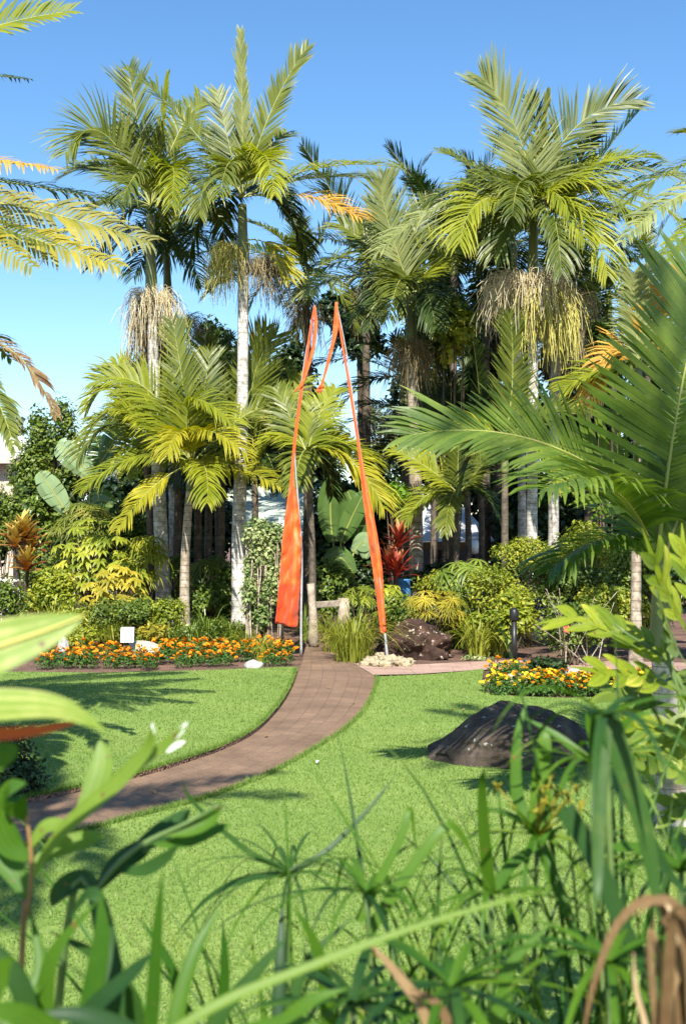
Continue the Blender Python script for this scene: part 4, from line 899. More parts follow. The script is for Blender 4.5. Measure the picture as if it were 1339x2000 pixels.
for c, t, m, k in [((230, 690), (170, 800), 'palmlime', dict(face=.4, droop=.9)), ((255, 680), (215, 720), 'palmlime', dict(face=.6, dt=.5)), ((330, 700), (410, 800), 'palmlime', dict(face=.45, dt=-.4)), ((300, 690), (330, 640), 'palm', dict(face=.9, dt=.5, droop=.2)),
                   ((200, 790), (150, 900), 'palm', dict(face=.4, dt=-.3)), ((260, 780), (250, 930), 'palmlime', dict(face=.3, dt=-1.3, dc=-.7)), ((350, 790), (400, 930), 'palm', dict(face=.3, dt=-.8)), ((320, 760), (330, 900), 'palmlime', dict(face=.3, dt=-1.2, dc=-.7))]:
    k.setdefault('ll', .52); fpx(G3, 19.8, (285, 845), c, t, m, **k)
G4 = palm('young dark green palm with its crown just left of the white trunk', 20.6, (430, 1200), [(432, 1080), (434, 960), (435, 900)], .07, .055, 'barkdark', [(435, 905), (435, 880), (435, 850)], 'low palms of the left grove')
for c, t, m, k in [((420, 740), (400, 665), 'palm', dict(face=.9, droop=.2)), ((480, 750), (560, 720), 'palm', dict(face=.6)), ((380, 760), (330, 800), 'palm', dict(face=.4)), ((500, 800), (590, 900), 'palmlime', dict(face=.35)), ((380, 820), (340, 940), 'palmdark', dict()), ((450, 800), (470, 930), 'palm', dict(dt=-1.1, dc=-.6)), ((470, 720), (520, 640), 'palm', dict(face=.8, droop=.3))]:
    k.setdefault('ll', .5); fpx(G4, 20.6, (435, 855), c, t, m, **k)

# ---- left garden
bush('shrub', 'leafy green shrub at the far left in front of the house wall', 'shrub', 5, 1010, 22, 75, 70, 2600, .10, .03, 'bushA')
banana('banana leaved plant at the left with two pale upright torn leaves', (165, 1190), 20.5,
       [(0, (178, 930), (140, 880), (112, 868), .26, 'bananapale', 1), (-.3, (130, 1000), (105, 960), (76, 922), .22, 'bananapale', 1), (.2, (200, 900), (235, 850), (240, 800), .3, 'banana', 1),
        (.4, (150, 1010), (98, 960), (92, 1010), .2, 'banana', 0), (.3, (190, 940), (205, 890), (185, 850), .25, 'banana', 1), (0, (170, 1000), (190, 960), (220, 990), .22, 'banana', 1)])
banana('broad dark banana leaved plant in the shade between the banners', (668, 1195), 21,
       [(0, (665, 1060), (690, 1000), (712, 960), .2, 'banana', 1), (-.2, (690, 1080), (722, 1030), (712, 1090), .2, 'bananapale', 0), (.2, (650, 1060), (640, 990), (650, 930), .25, 'banana', 0), (-.3, (640, 1110), (655, 1060), (690, 1120), .22, 'banana', 0), (.2, (700, 1060), (700, 1000), (678, 960), .25, 'banana', 0)])
cordyline('tall copper red cordyline at the left beside the white fence', (55, 1200), 18.5, [(48, 1035, 0), (30, 1055, -.1), (62, 1062, .1), (52, 1100, -.15)], 'copper', .36, .055, 24)
cordyline('bright crimson cordyline in the middle, right of the right banner', (770, 1200), 18.0, [(778, 1055, 0), (760, 1100, -.1), (775, 1112, -.2)], 'red', .40, .036, 26)
whorls('umbrella_plant', 'lime umbrella plant in the middle of the left garden', 'plant', 178, 1095, 18.6, 72, 90, 95, .155, .028, 'bushlime', nl=8)
whorls('umbrella_plant', 'yellow green umbrella plant low behind the marigolds left of the speckled trunk', 'plant', 225, 1160, 17.6, 62, 60, 60, .14, .027, 'bushgold', nl=8)
whorls('fan_palm', 'finger leaved green plant above the left umbrella plant', 'plant', 160, 1025, 20, 55, 50, 34, .32, .014, 'palm', nl=16, drop=.3)
whorls('fan_palm', 'yellow tipped finger leaved plant beside the speckled trunk', 'plant', 285, 1090, 19, 34, 60, 22, .28, .014, 'palmlime', nl=14, drop=.5)
bush('shrub', 'fine green shrub at the foot of the speckled left trunk', 'shrub', 280, 1195, 17.4, 60, 50, 2600, .06, .016, 'bushA')
bush('shrub', 'dense light green shrub behind the white plaque', 'shrub', 170, 1215, 16.9, 75, 40, 2200, .085, .014, 'bushlime')
bush('shrub', 'pale green shrub at the left edge by the white fence', 'shrub', 15, 1180, 17, 40, 60, 1600, .08, .02, 'bushA')
bush('shrub', 'shaded shrub under the left cordyline', 'shrub', 90, 1120, 20, 70, 70, 2400, .09, .026, 'bushA')
bush('shrub', 'shaded shrub behind the finger leaved plants', 'shrub', 240, 1040, 21, 70, 80, 2400, .12, .034, 'bushA')
bush('shrub', 'small pale leaved shrub behind the middle marigolds', 'shrub', 365, 1240, 16.3, 34, 20, 800, .07, .02, 'variegated')
bush('shrub', 'low green shrub filling the bed right behind the marigolds', 'shrub', 310, 1243, 16.4, 60, 22, 1300, .06, .018, 'bushA')
bush('shrub', 'low green shrub behind the marigold bed near the climbing vine', 'shrub', 440, 1235, 16.6, 60, 24, 1300, .07, .018, 'bushA')
clump('strap_leaf_clump', 'big tuft of strap leaves between the young palm and the white trunk', 'plant', 405, 1250, 16.6, 95, 95, .012, 'strap', .7)
clump('strap_leaf_clump', 'tuft of strap leaves in front of the white trunk', 'plant', 452, 1255, 16.4, 80, 70, .011, 'strap', .7)
clump('strap_leaf_clump', 'reedy tuft in the left garden behind the big near leaf', 'plant', 105, 1235, 17.2, 110, 110, .010, 'straplime', .6)
clump('strap_leaf_clump', 'reedy tuft left of the white plaque', 'plant', 165, 1262, 16.4, 60, 70, .010, 'straplime', .8)
clump('strap_leaf_clump', 'dark strap leaf tuft at the left edge before the fence', 'plant', 12, 1240, 16.4, 90, 50, .018, 'strapdark', .7)
clump('strap_leaf_clump', 'small grey green tuft among the left marigolds', 'plant', 167, 1285, 14.9, 42, 34, .010, 'strapdark', .5)
clump('strap_leaf_clump', 'light green grassy tuft at the right end of the marigold bed', 'plant', 512, 1288, 14.8, 62, 90, .008, 'straplime', .6)
clump('strap_leaf_clump', 'pale variegated tuft under the left banner', 'plant', 540, 1268, 15.6, 36, 40, .012, 'variegated', .7)
clump('strap_leaf_clump', 'shadowed green tuft under the fence at the path end', 'plant', 596, 1240, 18.0, 75, 60, .010, 'strap', .5)
clump('strap_leaf_clump', 'tall strap leaf tuft behind the plaque', 'plant', 215, 1262, 16.6, 75, 80, .010, 'straplime', .7)
clump('strap_leaf_clump', 'strap leaf tuft before the foot of the speckled trunk', 'plant', 330, 1262, 16.2, 62, 70, .010, 'strap', .8)
clump('strap_leaf_clump', 'strap leaf tuft at the foot of the climbing vine', 'plant', 485, 1258, 15.9, 62, 70, .010, 'straplime', .8)
clump('strap_leaf_clump', 'green strap leaf tuft between the yellow sedge and the golden shrub', 'plant', 880, 1235, 16.9, 90, 90, .012, 'strap', .8)
clump('strap_leaf_clump', 'lime strap leaf tuft left of the black post', 'plant', 975, 1270, 15.5, 80, 90, .011, 'straplime', .8)
# vine on a trellis
vr = bush('climbing_vine', 'variegated climbing vine covering a trellis left of the left banner', 'vine', 512, 1055, 16.2, 45, 48, 2400, .065, .024, 'variegated', clumps=18)
vb = bush('x', '', '', 510, 1160, 16.2, 46, 88, 3200, .065, .024, 'variegated', clumps=22, root=vr, stems=False, sub=.30)
st = MB()
for u in (487, 493, 500, 507, 516, 524, 533, 541, 549):
    st.tube(spline([Vector(((u - CX) * 16.1 / F, 16.1 + U(.15), 0)), P(u + U(5), 1180, 16.1), P(u + U(6), 1110, 16.1), P(u + U(5), 1040, 16.1)], 12), .011, 5)
st.build('vine_stems', M['barktan'], vr)
for u in (484, 550):
    tp = MB(); tp.box(P(u, 1060, 16.25) * 1.0 + Vector((0, 0, -CAMH * .5 + 0.0)), (.06, .06, 1.75)); tp.build('trellis_post', M['timber'], vr, smooth=False)

bush('shrub', 'sunlit lime shrub over the fence between the cordyline and the umbrella plant', 'shrub', 105, 1165, 17.8, 58, 55, 2200, .10, .03, 'bushlime')
bush('shrub', 'broad leaved bright shrub above the copper cordyline', 'shrub', 95, 1010, 20.5, 55, 50, 1700, .14, .04, 'bushA')
whorls('umbrella_plant', 'small lime umbrella plant left of the speckled trunk at eye height', 'plant', 250, 1130, 18.2, 50, 55, 34, .18, .032, 'bushlime', nl=8)
bush('shrub', 'dense fine shrub between the plaque and the speckled trunk', 'shrub', 235, 1205, 16.8, 70, 42, 2600, .065, .018, 'bushA')
bush('shrub', 'lime fine shrub filling the gap before the shaded trunks', 'shrub', 335, 1205, 16.9, 46, 45, 1800, .07, .018, 'bushlime')
bush('shrub', 'yellowish low shrub right of the plaque', 'shrub', 300, 1240, 15.8, 42, 20, 900, .07, .018, 'bushgold')
bush('shrub', 'low lime shrub left of the plaque stone', 'shrub', 120, 1240, 16.2, 70, 30, 1500, .09, .016, 'bushlime')
clump('strap_leaf_clump', 'reedy golden tuft before the copper cordyline', 'plant', 70, 1230, 17.6, 90, 90, .010, 'straplime', .7)
clump('strap_leaf_clump', 'green strap leaf tuft in front of the young palm foot', 'plant', 375, 1262, 16.1, 80, 80, .012, 'strap', .7)
whorls('fan_palm', 'finger leaved plant in front of the shaded trunk row', 'plant', 410, 1120, 19.6, 46, 50, 26, .26, .014, 'palm', nl=13, drop=.4)
whorls('umbrella_plant', 'green umbrella plant tucked between the speckled trunk and the young palm', 'plant', 340, 1130, 19.9, 26, 55, 26, .16, .028, 'bushA', nl=8)
bush('shrub', 'dark green shrub at the foot of the shaded trunk row', 'shrub', 405, 1175, 19.0, 62, 40, 2200, .09, .026, 'bushA')
bush('shrub', 'green shrub behind the climbing vine by the white trunk', 'shrub', 445, 1150, 19.2, 34, 60, 1600, .09, .026, 'bushA')
bush('shrub', 'shaded leafy shrub low between the banners beyond the timber rail', 'shrub', 650, 1150, 19.4, 50, 50, 1700, .10, .03, 'bushA')
# ---- middle and right garden
bush('shrub', 'bright lime shrub beside the pale right trunks at eye height', 'shrub', 1150, 1070, 17.8, 75, 55, 2600, .085, .022, 'bushlime')
bush('shrub', 'lush green shrub left of the black post', 'shrub', 945, 1215, 15.9, 45, 40, 1500, .08, .02, 'bushlime')
bush('shrub', 'lime shrub between the pavilion trunks and the yellow sedge', 'shrub', 855, 1145, 18.0, 60, 40, 1900, .09, .024, 'bushlime')
bush('shrub', 'leafy shrub behind the grassy clump at the path corner', 'shrub', 690, 1175, 18.5, 45, 45, 1400, .09, .026, 'bushA')
whorls('umbrella_plant', 'umbrella plant low right of the path between grassy clump and rock', 'plant', 760, 1175, 17.4, 36, 36, 20, .16, .030, 'bushlime', nl=8)
bush('shrub', 'bright mixed shrub at the right behind the hibiscus', 'shrub', 1190, 1190, 15.4, 75, 60, 2800, .07, .02, 'bushlime')
bush('shrub', 'green shrub between the lush long leaved shrub and the golden shrub', 'shrub', 900, 1180, 16.8, 60, 50, 2200, .08, .02, 'bushA')
bush('shrub', 'lime shrub right of the golden one under the near fronds', 'shrub', 1080, 1105, 17.4, 60, 50, 2400, .07, .018, 'bushlime')
clump('strap_leaf_clump', 'large bright grassy clump spilling over the path edge left of the right banner', 'plant', 690, 1292, 14.9, 125, 260, .008, 'straplime', .75, foot=.28)
clump('strap_leaf_clump', 'grassy clump behind the path corner by the timber rail', 'plant', 655, 1262, 16.2, 85, 120, .008, 'straplime', .75, foot=.2)
clump('strap_leaf_clump', 'drooping grassy tuft right of the brown rock', 'plant', 935, 1275, 15.6, 95, 120, .011, 'straplime', .8, foot=.2)
clump('strap_leaf_clump', 'tuft of strap leaves at the back of the brown rock', 'plant', 900, 1262, 16.6, 80, 90, .010, 'strap', .7)
whorls('umbrella_sedge', 'yellow umbrella sedge above the brown rock', 'plant', 850, 1185, 16.3, 62, 36, 40, .17, .007, 'bushgold', nl=18, drop=.25)
whorls('umbrella_sedge', 'small yellow umbrella sedge just behind the right banner foot', 'plant', 705, 1170, 16.8, 30, 30, 14, .16, .007, 'bushlime', nl=16, drop=.25)
whorls('papaya_leaved_shrub', 'lush green long leaved shrub in the right garden before the pavilion', 'shrub', 915, 1130, 17.3, 65, 40, 40, .26, .022, 'bushA', nl=9, drop=.4)
bush('shrub', 'green shrub behind the right banner and the yellow sedge', 'shrub', 800, 1190, 17.2, 60, 40, 1700, .08, .02, 'bushA')
bush('shrub', 'fine golden green shrub at the foot of the right white trunk', 'shrub', 1030, 1085, 17.0, 66, 42, 3600, .055, .014, 'bushlime')
bush('shrub', 'golden green shrub left of the hibiscus', 'shrub', 965, 1150, 16.4, 75, 60, 3800, .06, .015, 'bushlime')
bush('shrub', 'mixed green shrub with cream leaves behind the black post', 'shrub', 1000, 1200, 15.2, 52, 50, 1500, .10, .03, 'bushlime')
bush('shrub', 'dense green shrub under the hanging near fronds', 'shrub', 1130, 1130, 16.6, 85, 60, 3600, .075, .02, 'bushA')
bush('shrub', 'dense shrub at the right behind the near palm', 'shrub', 1260, 1130, 16.0, 95, 90, 4200, .085, .024, 'bushA')
bush('shrub', 'dark shrub beyond the right edge', 'shrub', 1400, 1120, 15.0, 90, 120, 3000, .10, .03, 'bushdark')
hib = bush('hibiscus_shrub', 'open twiggy hibiscus shrub with one pink flower behind the right flower bed', 'shrub', 1120, 1215, 14.4, 85, 62, 2300, .065, .020, 'bushA', clumps=20)
tw = MB()
for k in range(16):
    s0 = Vector(((1125 + U(35) - CX) * 14.3 / F, 14.3 + U(.2), 0)); e = P(1120 + U(95), 1190 + U(45), 14.2 + U(.4))
    tw.tube(spline([s0, s0.lerp(e, .5) + Vector((U(.06), U(.05), .05)), e], 8), [.009 * (1 - .6 * i / 7) for i in range(8)], 5)
tw.build('twigs', M['barktan'], hib)
def blossom(root, c, r, m, name):
    b = MB()
    for k in range(5):
        a = k * 1.2566; o = Vector((math.cos(a), 0, math.sin(a))); big_leaf(b, c, c + o * r * .6 + Vector((0, -r * .4, 0)), c + o * r, r * .45, 5, .2, Vector((0, -1, .1)))
    b.build(name, M[m], root)
M['pink'] = leaf('pink_petal', (.55, .07, .05), (.7, .16, .10), .5, .25, .2)
blossom(hib, P(1106, 1229, 13.9), .05, 'pink', 'flower')
bush('shrub', 'low dark shrub at the back of the right flower bed', 'shrub', 1075, 1310, 13.6, 48, 26, 900, .07, .022, 'bushdark')
bush('groundcover_plant', 'pale grey ground plant at the foot of the right tuft', 'plant', 925, 1288, 15.0, 30, 8, 500, .04, .012, 'variegated', stems=False)
bush('shrub', 'shaded shrub below the small bright palm', 'shrub', 860, 1135, 20, 70, 42, 2000, .10, .03, 'bushdark')
bush('shrub', 'shaded shrub in the dark behind the crimson cordyline', 'shrub', 730, 1130, 21, 60, 70, 2200, .13, .04, 'bushdark')
bush('shrub', 'shaded undergrowth behind the white trunk', 'shrub', 440, 1130, 23, 90, 60, 2400, .12, .04, 'bushdark')
bush('shrub', 'shaded undergrowth behind the dark trunks by the pavilion', 'shrub', 1000, 1130, 21, 60, 55, 2000, .12, .04, 'bushdark')
bush('vine_thicket', 'bright lime climbing leaves catching sun high left of the cream flower skirt', 'vine', 885, 650, 19.6, 55, 60, 1300, .15, .055, 'bushlime', clumps=14, stem_base=Vector(((884 - CX) * 19.6 / F, 19.6, 0)))
bush('tree_fern', 'bright green fern fronds right of the right banner at mid height', 'plant', 765, 960, 19.4, 42, 30, 1500, .11, .03, 'fern', clumps=10)
bush('vine_thicket', 'lime leaves hanging at the right beside the cream flower skirt', 'vine', 1180, 690, 19.5, 60, 60, 1400, .15, .05, 'bushA', clumps=14)
add = thing('palm_tree', 'half dead low palm with an orange frond behind the near palm at the right', 'palm tree', Vector(((1240 - CX) * 14 / F, 14, 0)), 'low palms by the pavilion')
trunk(add, [Vector(((1240 - CX) * 14 / F, 14, 0)), P(1242, 1000, 14), P(1246, 780, 14)], .07, .05, 'barktan'); shaft(add, [P(1246, 785, 14), P(1246, 760, 14), P(1246, 720, 14)], .055)
for c, t, m, k in [((1200, 620), (1150, 790), 'palmorange', dict(face=.5, ll=.38, droop=.9)), ((1280, 580), (1339, 540), 'palmorange', dict(face=.6, ll=.35)), ((1180, 700), (1100, 760), 'palmlime', dict(face=.4, ll=.4)), ((1240, 600), (1235, 540), 'palmpale', dict(face=.8, ll=.35)), ((1330, 680), (1400, 800), 'palm', dict(ll=.4))]:
    fpx(add, 14, (1246, 725), c, t, m, **k)

# ------------------------------------------------------------------ marigolds
def marigold_proto(fm, n, seed):
    rd = random.Random(seed); root = thing('marigold_plant', '', 'flower', Vector((0, 0, 0)))
    mb = MB(); k = 150; d = rng.normal(size=(k, 3)); d /= np.linalg.norm(d, axis=1)[:, None]; d[:, 2] = abs(d[:, 2])
    pos = d * np.array([.15, .15, .20]) * rng.uniform(.5, 1, k)[:, None] + np.array([0, 0, .04]); V, Fc, t = leaf_cloud(pos, d, .055, .013); mb.raw(V, Fc, t)
    mb.build('foliage', M['marileaf'], root, smooth=False)
    pf = MB(); r = .024
    for ring, (nn, rr, h) in enumerate(((9, 1.0, 0), (7, .72, .35), (5, .4, .6))):
        for j in range(nn):
            a = 6.283 * j / nn + ring * .4; o = Vector((math.cos(a), math.sin(a), 0)); s = Vector((-o.y, o.x, 0)); z = Vector((0, 0, 1)); c0 = z * (h * r * .6)
            pf.add([c0, c0 + o * r * rr - s * r * .42 + z * r * .28, c0 + o * r * rr * 1.1 + z * r * .1, c0 + o * r * rr + s * r * .42 + z * r * .28], [(0, 1, 2, 3)], rd.uniform(.2, .9))
    f0 = pf.build('flower', M[fm], root, smooth=False); fs = [f0]
    for i in range(n - 1): g = f0.copy(); COL.objects.link(g); g.parent = root; fs.append(g)
    for g in fs:
        a = rd.uniform(0, 6.283); q = math.sqrt(rd.random()); z = .25 - .13 * q * q + rd.uniform(-.03, .02)
        g.location = (.155 * q * math.cos(a), .155 * q * math.sin(a), z); g.rotation_euler = (rd.uniform(.1, .9), rd.uniform(-.5, .5), rd.uniform(0, 6)); s = rd.uniform(.5, 1.12); g.scale = (s, s, s)
    return root
def copy_tree(o):
    c = o.copy(); COL.objects.link(c)
    for ch in list(o.children):
        d = ch.copy(); COL.objects.link(d); d.parent = c
    return c
protos = {k: [marigold_proto(k, n, s) for s in (1, 2)] for k, n in (('orange', 19), ('yellow', 14), ('rust', 13))}
used = set()
def marigold(k, loc, label, group, sc):
    i = random.randrange(2); p = protos[k][i]
    if (k, i) in used: p = copy_tree(p)
    used.add((k, i)); p.location = loc; p.rotation_euler = (0, 0, R(0, 6)); p.scale = (sc, sc, sc * R(.85, 1.1)); tag(p, label, 'flower', group)
LM = 'bushy orange marigold in the long flower bed along the left lawn'
def bed_edge(u): return 1309 - 7 * (u - 300) / 280 * (1 if u > 300 else 0)
for row, (dv, n) in enumerate(((-4, 17), (-13, 17), (-22, 15), (-30, 12))):
    for i in range(n):
        u = 78 + (575 - 78) * (i + .5) / n + U(8); v = bed_edge(u) + dv + U(2)
        if row == 3 and (u < 200 or 225 < u < 300): continue
        if row == 2 and (235 < u < 292 or u < 140): continue
        if 470 < u < 520 and row == 0: continue
        if row == 0 and random.random() < .2: continue
        marigold('orange', G(u, v), LM, 'orange marigolds of the left bed', R(.88, 1.18) * (1.0 if row else .85))
for i in range(36):
    t = i / 35; u = 962 + (1262 - 962) * t + U(8); v = 1356 + U(5) - 8 * (t > .85)
    if u < 1030 and i % 2: v -= R(10, 34)
    k = 'yellow' if (i % 3 != 1) else ('orange' if u < 1150 else 'rust')
    marigold(k, G(u, v), {'yellow': 'yellow marigold in the right flower bed beside the lawn', 'orange': 'orange marigold in the right flower bed among the yellow ones', 'rust': 'rust red marigold at the right end of the right flower bed'}[k],
             k + ' marigolds of the right bed', R(.85, 1.15))

# ------------------------------------------------------------------ rocks, plaque, posts
def rock(name, label, c, size, m, seed, prof=None, amp=.16, sub=4, group=None, freq=1.6):
    import bmesh
    bm = bmesh.new(); bmesh.ops.create_icosphere(bm, subdivisions=sub, radius=1.0); off = Vector((seed * 3.1, seed * 1.7, seed))
    for v in bm.verts:
        p = v.co.copy(); n1 = noise.noise(p * freq + off); n2 = noise.noise(p * freq * 3 + off); n3 = noise.noise(p * freq * 8 + off)
        q = p * (1 + amp * n1 * 1.5 + amp * .5 * n2 + amp * .18 * n3)
        if prof: q = prof(q)
        v.co = Vector((q.x * size[0], q.y * size[1], q.z * size[2]))
    me = bpy.data.meshes.new(name); bm.to_mesh(me); bm.free(); me.materials.append(M[m]); me.polygons.foreach_set('use_smooth', [True] * len(me.polygons))
    o = bpy.data.objects.new(name, me); COL.objects.link(o); o.location = c; return tag(o, label, 'rock', group)
def prof_boulder(q):
    x = q.x; h = np.interp(x, [-1.1, -.8, -.45, -.1, .3, .7, 1.1], [.25, .45, .85, 1.05, 1.0, .85, .5])
    return Vector((q.x, q.y, (abs(q.z) ** .75 * h) if q.z > 0 else q.z * .3))
b7 = G(1014, 1502); rock('boulder', 'large dark smooth boulder with white lichen lying on the right lawn', Vector((b7.x, b7.y + .35, .0)), (.64, .50, .40), 'boulder', 3, prof_boulder, .10, 6, None, 2.2)
def prof_rock(q):
    return Vector((q.x + .18 * q.z, q.y - .15 * q.z, max(q.z, -.25) * (1 - .35 * max(0, q.x)) * (1.0 if q.z > 0 else 1)))
r1 = G(812, 1288); rock('rock', 'rugged brown black rock with pale lichen beside the right banner foot', Vector((r1.x, r1.y + .35, .08)), (.55, .42, .42), 'rockbrown', 5, prof_rock, .26, 5, freq=1.9)
for i, (u, v, s, lab) in enumerate([(722, 1297, .10, ''), (742, 1293, .12, ''), (735, 1302, .09, ''), (768, 1298, .13, ''), (785, 1302, .11, ''), (752, 1303, .09, ''), (797, 1298, .09, ''), (712, 1301, .07, ''), (776, 1293, .08, '')]):
    c = G(u, v); rock('stone', 'pale coral stone heaped round the foot of the right banner pole', Vector((c.x, c.y, s * .35)), (s, s * .8, s * .6), 'coral', 11 + i, None, .38, 3, 'coral stones round the banner foot', 2.6)
c = G(495, 1308); rock('stone', 'white angular stone on the lawn edge before the right end of the left bed', Vector((c.x, c.y, .05)), (.11, .09, .07), 'whitestone', 31, None, .22, 3)
c = G(268, 1290); rock('stone', 'flat sandstone block under the white plaque', Vector((c.x, c.y + .3, .10)), (.26, .18, .13), 'sand', 33, None, .15, 4)
c = G(120, 1297); rock('stone', 'upright cream stone among the left marigolds behind the big near leaf', Vector((c.x, c.y + .1, .16)), (.085, .08, .19), 'whitestone', 35, None, .14, 3)
c = G(700, 0 + 1358); 
c = G(975, 1348); rock('stone', 'flat tan stone among the yellow marigolds of the right bed', Vector((c.x + .3, c.y + .5, .05)), (.17, .12, .08), 'sand', 37, None, .2, 3)
c = G(1148, 1348); rock('stone', 'round pale stone at the middle of the right flower bed', Vector((c.x, c.y + .2, .08)), (.13, .12, .10), 'coral', 39, None, .12, 3)
c = G(1130, 1330); rock('stone', 'small white stone under the hibiscus twigs', Vector((c.x, c.y + .3, .06)), (.10, .08, .06), 'whitestone', 41, None, .15, 3)
# plaque
pc = P(249, 1240, 15.0); pq = thing('plaque', 'small blank white plaque on a short stake behind the left marigolds', 'sign', Vector((pc.x, 15.0, 0)))
b = MB(); b.box(pc + Vector((0, 0, .0)), (.18, .018, .21), Matrix.Rotation(math.radians(-14), 3, 'X')); b.build('panel', M['white'], pq, smooth=False, bevel=.004)
b = MB(); b.tube([Vector((pc.x, 15.04, 0)), pc + Vector((0, .03, -.02))], .016, 8); b.build('stake', M['black'], pq)
# black bollard
bc = G(1003, 1308); bo = thing('bollard', 'slim black garden bollard standing at the left end of the right flower bed', 'bollard', bc)
b = MB(); b.tube([bc, bc + Vector((0, 0, .62))], .036, 14); b.build('post', M['black'], bo)
b = MB(); b.tube([bc + Vector((0, 0, z)) for z in (.62, .63, .74, .78)], [.05, .058, .058, .03], 16); b.build('cap', M['black'], bo)
# timber rail
tr = thing('timber_rail', 'weathered timber rail fence with two posts at the far end of the path', 'fence', G(614, 1262))
tl = G(612, 1262)
b = MB(); b.tube(spline([tl, P(611, 1200, tl.y), P(606, 1140, tl.y)], 8), [.085, .08, .075, .07, .065, .062, .06, .06], 9); b.build('post', M['timber'], tr)
y2 = tl.y + .5
b = MB(); b.tube([Vector(((671 - CX) * y2 / F, y2, 0)), P(671, 1168, y2)], .095, 10); b.build('post', M['timber'], tr)
b = MB(); b.box((P(612, 1180, tl.y + .02) + P(668, 1180, y2)) / 2, ((P(612, 1180, tl.y) - P(668, 1180, y2)).length, .05, .10), Matrix.Rotation(math.atan2(.5, (668 - 612) * 17 / F), 3, 'Z')); b.build('rail', M['timber'], tr, smooth=False, bevel=.01)

# ------------------------------------------------------------------ banners
def strip_cloth(L, Rr, Y, cols=9, ripple=.03, rows=150, fold_f=4.0, hem=.93, seed=0):
    l = spline([P(u, v, Y) for u, v in L], rows); r = spline([P(u, v, Y) for u, v in Rr], rows); vs = []; fs = []; tt = []
    for i in range(rows):
        x = i / (rows - 1)
        for j in range(cols):
            s = j / (cols - 1); p = l[i].lerp(r[i], s); w = (l[i] - r[i]).length
            amp = min(w, .28) * ripple * 9
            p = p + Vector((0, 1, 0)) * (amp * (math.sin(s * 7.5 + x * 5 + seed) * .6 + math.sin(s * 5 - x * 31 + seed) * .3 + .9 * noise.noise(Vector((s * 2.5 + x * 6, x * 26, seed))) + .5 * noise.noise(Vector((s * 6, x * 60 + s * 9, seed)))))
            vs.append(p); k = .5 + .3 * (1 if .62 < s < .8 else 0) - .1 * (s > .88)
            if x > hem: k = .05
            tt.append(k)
    for i in range(rows - 1):
        for j in range(cols - 1): fs.append((i * cols + j, i * cols + j + 1, (i + 1) * cols + j + 1, (i + 1) * cols + j))
    m = MB(); m.add(vs, fs, tt); return m
def banner(label, Y, pole_px, L, Rr, tailL, tailR, hem, seed):
    pts = [P(u, v, Y) for u, v in pole_px]; pts[0].z = 0; root = thing('banner', label, 'banner', pts[0], 'tall orange festival banners')
    C = spline(pts, 40); b = MB(); b.tube(C, [.021 * (1 - .75 * i / 39) for i in range(40)], 8); b.build('pole', M['steel'], root)
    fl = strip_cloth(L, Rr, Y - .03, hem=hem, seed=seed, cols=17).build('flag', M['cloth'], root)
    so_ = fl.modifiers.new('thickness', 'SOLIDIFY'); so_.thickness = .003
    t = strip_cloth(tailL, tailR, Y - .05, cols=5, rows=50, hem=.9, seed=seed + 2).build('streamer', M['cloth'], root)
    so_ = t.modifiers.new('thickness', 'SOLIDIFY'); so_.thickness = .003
banner('tall orange banner on the left, its broad billowing foot hanging beside the vine', 15.6, [(588, 1280), (588, 1200), (589, 1080), (582, 980), (576, 860), (592, 720), (614, 597)],
       [(612, 598), (603, 650), (594, 710), (583, 780), (573, 860), (567, 930), (560, 985), (551, 1060), (546, 1130), (537, 1218)],
       [(614, 598), (607, 660), (599, 710), (589, 780), (579, 860), (574, 930), (583, 990), (589, 1060), (587, 1130), (581, 1226)],
       [(612, 597), (613, 630), (608, 680), (598, 715), (588, 745), (573, 768)], [(616, 597), (620, 635), (614, 685), (603, 722), (592, 752), (577, 765)], .90, 1)
banner('slimmer right orange banner on a bare grey pole beside the brown rock', 14.6, [(757, 1291), (750, 1225), (740, 1130), (722, 1010), (702, 870), (678, 700), (657, 590)],
       [(655, 592), (666, 670), (682, 770), (697, 870), (707, 960), (717, 1040), (727, 1110), (736, 1180), (743, 1238)],
       [(658, 592), (670, 670), (687, 770), (703, 870), (719, 960), (734, 1030), (746, 1110), (750, 1180), (754, 1236)],
       [(654, 590), (651, 630), (646, 670), (636, 712), (628, 745), (617, 763), (624, 768)], [(659, 590), (661, 635), (651, 680), (640, 720), (632, 748), (633, 756), (626, 768)], .985, 4)

# ------------------------------------------------------------------ buildings, fence, lamp
def quad(mb, a, b_, c, d): mb.add([Vector(p) for p in (a, b_, c, d)], [(0, 1, 2, 3)])
hs = thing('house', 'cream house with a white roof showing at the left edge behind the tree', 'house', Vector(((-80 - CX) * 36 / F, 36, 0)))
Y = 34; xl, xr = P(-400, 0, Y).x, P(48, 0, Y).x; ze = P(0, 893, Y).z
b = MB(); b.box(((xl + xr) / 2 - .2, Y + 4, (ze - .05) / 2), (xr - xl - .6, 7, ze - .05)); b.build('wall', M['wallcream'], hs, smooth=False)
b = MB(); rz = P(0, 862, Y + 2).z + .35; quad(b, (xl, Y, ze), (xr, Y, ze), (xr - 1.2, Y + 4, rz), (xl, Y + 4, rz)); quad(b, (xr, Y, ze), (xr, Y + 8, ze), (xr - 1.2, Y + 4, rz), (xr - 1.2, Y + 4, rz))
b.f[-1] = b.f[-1][:3]; quad(b, (xr, Y + 8, ze), (xl, Y + 8, ze), (xl, Y + 4, rz), (xr - 1.2, Y + 4, rz)); b.build('roof', M['roofwhite'], hs, smooth=False)
b = MB(); b.box(((xl + xr) / 2, Y - .02, ze - .09), (xr - xl, .05, .2)); b.build('gutter', M['wallcream'], hs, smooth=False)
